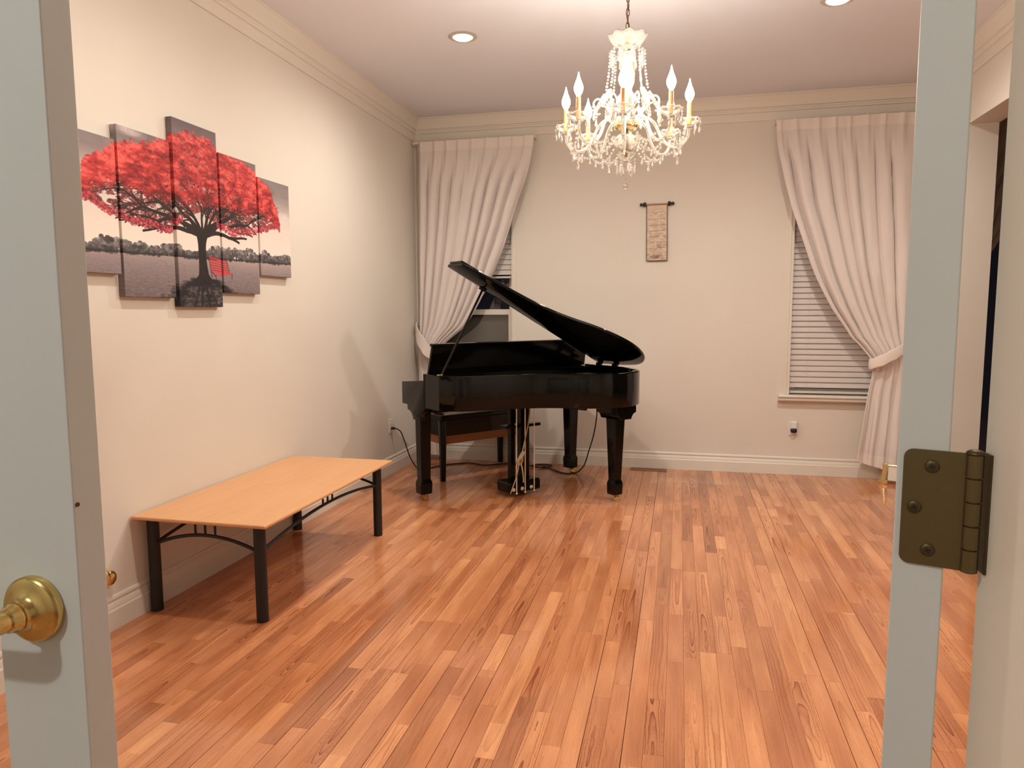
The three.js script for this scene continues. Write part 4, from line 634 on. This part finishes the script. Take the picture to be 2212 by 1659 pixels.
// ------------------------------------------------------------------ hanging scroll
{
  const tex = canvasTexture(256, 704, (c, w, h) => {
    c.fillStyle = '#dcc8b4'; c.fillRect(0, 0, w, h);
    for (let i = 0; i < 600; i++) { const y = rr(0, h), a = 0.03 + 0.07 * y / h; c.fillStyle = rnd() < 0.35 + 0.5 * y / h ? `rgba(110,80,62,${a})` : `rgba(250,232,205,${a})`; c.beginPath(); c.ellipse(rr(0, w), y, rr(6, 46), rr(4, 22), rr(-1, 1), 0, 7); c.fill(); }
    c.strokeStyle = 'rgba(72,52,44,0.75)'; c.lineCap = 'round';
    const scrawl = (x0, x1, y, amp, lw) => { let x = x0; c.lineWidth = lw; while (x < x1) { const n = rr(16, 46), e = Math.min(x + n, x1); c.beginPath(); c.moveTo(x, y - (x - x0) * 0.06); for (let q = x; q < e; q += 3) c.lineTo(q, y - (q - x0) * 0.06 + amp * Math.sin(q * 0.9 + y) * rr(0.3, 1)); c.stroke(); x = e + rr(4, 14); } };
    scrawl(70, 190, 62, 3, 1.5); scrawl(60, 215, 96, 5, 2); scrawl(100, 130, 116, 7, 3);
    for (let i = 0; i < 6; i++) scrawl(24 + (i % 3) * 12, 232, 186 + i * 72, 4, 3);
    scrawl(90, 190, 606, 3, 2.5);
    for (let i = 0; i < 40; i++) { c.fillStyle = 'rgba(110,82,70,0.12)'; c.beginPath(); c.ellipse(rr(50, 160), rr(630, 670), rr(14, 46), rr(5, 14), -0.3, 0, 7); c.fill(); }
    c.strokeStyle = '#2c1a16'; c.lineWidth = 9; c.strokeRect(3, 3, w - 6, h - 6);
  });
  const t = thing('wall_scroll', 'small hanging scroll with faded handwriting on a dark wooden rod between the windows', 'scroll', [-0.204, 2.237, ZB], 0);
  t.rotation.z = 0.012;
  const dark = P({ color: rgb(0.028, 0.014, 0.012), roughness: 0.4 });
  const sheet = new THREE.BoxGeometry(0.172, 0.464, 0.003, 6, 24, 1).translate(0, -0.236, 0.014), p = sheet.attributes.position; for (let i = 0; i < p.count; i++) p.setZ(i, p.getZ(i) + 0.004 * Math.sin((p.getY(i) + 0.02) * 13));
  sheet.computeVertexNormals();
  mesh('banner', sheet, [P({ color: rgb(0.05, 0.03, 0.025), roughness: 0.7 }), P({ color: rgb(0.05, 0.03, 0.025), roughness: 0.7 }), P({ color: rgb(0.05, 0.03, 0.025), roughness: 0.7 }), P({ color: rgb(0.05, 0.03, 0.025), roughness: 0.7 }), P({ map: tex, roughness: 0.75 }), P({ color: rgb(0.05, 0.03, 0.025), roughness: 0.7 })], t);
  mesh('dowel', [rod([-0.09, 0, 0.016], [0.09, 0, 0.016], 0.0075, 0.0075, 14)], P({ color: rgb(0.45, 0.28, 0.18), roughness: 0.4 }), t);
  for (const s of [-1, 1]) mesh('knob', [lathe([[0, 0.055], [0.011, 0.053], [0.013, 0.045], [0.012, 0.036], [0.009, 0.031], [0.013, 0.027], [0.019, 0.018], [0.0195, 0.010], [0.014, 0.002], [0.0, 0.0]], 24).rotateZ(-s * Math.PI / 2).translate(s * 0.086, 0, 0.0205)], dark, t);
}

// ------------------------------------------------------------------ outlets, night light, cord, vent, stops
function plate(x, y, z, turn, label) {
  const t = thing('wall_outlet', label, 'outlet', [x, y, z], turn);
  mesh('cover_plate', [new RoundedBoxGeometry(0.072, 0.116, 0.006, 2, 0.003).translate(0, 0, 0.003)], M.white, t);
  for (const s of [-1, 1]) { const r = mesh('receptacle', [new RoundedBoxGeometry(0.033, 0.028, 0.004, 2, 0.0018).translate(0, s * 0.0195, 0.0068)], M.white, t); mesh('slots', [box(0.0016, 0.008, 0.001, -0.006, s * 0.0195 + 0.002, 0.0087, 0), box(0.0016, 0.0065, 0.001, 0.006, s * 0.0195 + 0.002, 0.0087, 0), cyl(0.002, 0.002, 0.001, 0, 0, 0, 10).rotateX(Math.PI / 2).translate(0, s * 0.0195 - 0.007, 0.0087)], M.blackPlastic, r); }
  mesh('screw', [cyl(0.003, 0.003, 0.0012, 0, 0, 0, 10).rotateX(Math.PI / 2).translate(0, 0, 0.0064)], M.white, t);
}
plate(XL, 0.400, -5.494, Math.PI / 2, 'white wall outlet low on the left wall with a black plug in it');
plate(0.925, 0.385, ZB, 0, 'white wall outlet below the right window behind the night light');
{ const t = thing('night_light', 'white plug-in night light with dark blue lower half below the window sill', 'night light', [0.928, 0.398, ZB + 0.0088]);
  mesh('body', [new RoundedBoxGeometry(0.046, 0.062, 0.034, 3, 0.010).translate(0, 0.018, 0.017)], M.white, t);
  mesh('lens', [new RoundedBoxGeometry(0.050, 0.038, 0.040, 4, 0.015).translate(0, -0.027, 0.020)], M.navy, t); }
{ const t = thing('power_cord', 'black power cord running from the left wall outlet along the floor to the piano', 'cord');
  mesh('plug', [new RoundedBoxGeometry(0.032, 0.022, 0.026, 2, 0.006).translate(XL + 0.0250, 0.381, -5.494), rod([XL + 0.038, 0.381, -5.494], [XL + 0.056, 0.379, -5.494], 0.007, 0.005)], M.blackPlastic, t);
  const far = [[-1.91, 0.006, -5.93], [-1.80, 0.006, -5.99], [-1.66, 0.006, -5.93], [-1.45, 0.006, -6.03], [-1.26, 0.006, -6.00], [-1.17, 0.006, -6.07], [-1.07, 0.006, -6.04], [-1.12, 0.008, -5.93], [-1.24, 0.012, -5.96], [-1.20, 0.012, -6.02], [-1.08, 0.008, -5.93], [-0.96, 0.006, -5.80], [-0.889, 0.006, -5.757], [-0.82, 0.008, -5.80]];
    mesh('cable', tube([[XL + 0.055, 0.379, -5.494], [XL + 0.085, 0.36, -5.50], [XL + 0.11, 0.27, -5.53], [XL + 0.15, 0.10, -5.58], [XL + 0.20, 0.012, -5.63], [-2.05, 0.006, -5.78], [-1.98, 0.006, -5.88], ...far, [-0.765, 0.06, -5.74], [-0.715, 0.15, -5.60], [-0.685, 0.245, -5.56], [-0.650, 0.36, -5.54], [-0.625, 0.475, -5.50], [-0.612, 0.58, -5.47], [-0.610, 0.695, -5.46]], 0.0052, 260, 7), M.cord, t); }
{ const t = thing('floor_vent', 'flush wooden floor vent in the planks before the back wall', 'vent', [-0.235, 0, -6.075]);
  const m = P({ color: rgb(0.26, 0.13, 0.06), roughness: 0.5 });
  mesh('frame', [span(-0.155, 0.155, 0.0005, 0.004, 0.042, 0.055, 0.001), span(-0.155, 0.155, 0.0005, 0.004, -0.055, -0.042, 0.001), span(-0.155, -0.142, 0.0005, 0.004, -0.042, 0.042, 0.001), span(0.142, 0.155, 0.0005, 0.004, -0.042, 0.042, 0.001)], m, t);
  for (let i = 0; i < 6; i++) mesh('slat', [span(-0.142, 0.142, 0.0005, 0.0035, -0.0385 + i * 0.0139, -0.0385 + i * 0.0139 + 0.008, 0.0008)], m, t);
  mesh('duct', [span(-0.142, 0.142, 0.0002, 0.0008, -0.042, 0.042)], M.blackMetal, t); }
{ const t = thing('door_stop', 'round brass door stop on the left wall beside the glazed door', 'door stop', [XL, 0.236, -2.43]);
  mesh('rose', [lathe([[0, 0.006], [0.02, 0.006], [0.026, 0.002], [0.027, 0.0001]], 28).rotateZ(-Math.PI / 2)], M.brassPale, t);
  mesh('knob', [lathe([[0, 0.040], [0.016, 0.0395], [0.027, 0.036], [0.0325, 0.029], [0.033, 0.021], [0.028, 0.014], [0.017, 0.009], [0.012, 0.005], [0.012, 0.002]], 36).rotateZ(-Math.PI / 2)], M.brassPale, t); }
{ // low stand at the foot of the right curtain, half hidden by the door leaf
  const t = thing('low_stand', 'low stand with brass foot and pale side panel at the foot of the right curtain', 'stand', [1.575, 0, -5.97], -0.35);
  const foot = new THREE.ExtrudeGeometry(poly([[-0.035, 0], [0.030, 0], [0.034, 0.012], [0.030, 0.03], [0.018, 0.036], [0.022, 0.08], [0.030, 0.13], [0.026, 0.165], [-0.012, 0.165], [-0.006, 0.13], [-0.012, 0.085], [-0.020, 0.040], [-0.036, 0.022]]), { depth: 0.022, bevelEnabled: true, bevelThickness: 0.005, bevelSize: 0.004, bevelSegments: 3, bevelOffset: -0.004 });
  mesh('foot', toCreasedNormals(foot.translate(0, 0, -0.011), 0.7), M.brassPale, t);
  const f2 = toCreasedNormals(foot.clone().translate(0, 0, -0.011).scale(-1, 1, 1), 0.7);
  mesh('foot', foot.clone().rotateY(Math.PI).translate(0.24, 0, 0), M.brassPale, t);
  mesh('rail', [rod([0.02, 0.148, 0], [0.22, 0.148, 0], 0.009, 0.009, 14)], M.brassPale, t);
  mesh('panel', [span(0.03, 0.21, 0.03, 0.135, -0.006, 0.006, 0.003)], M.white, t);
}

renderer.render(scene, camera);
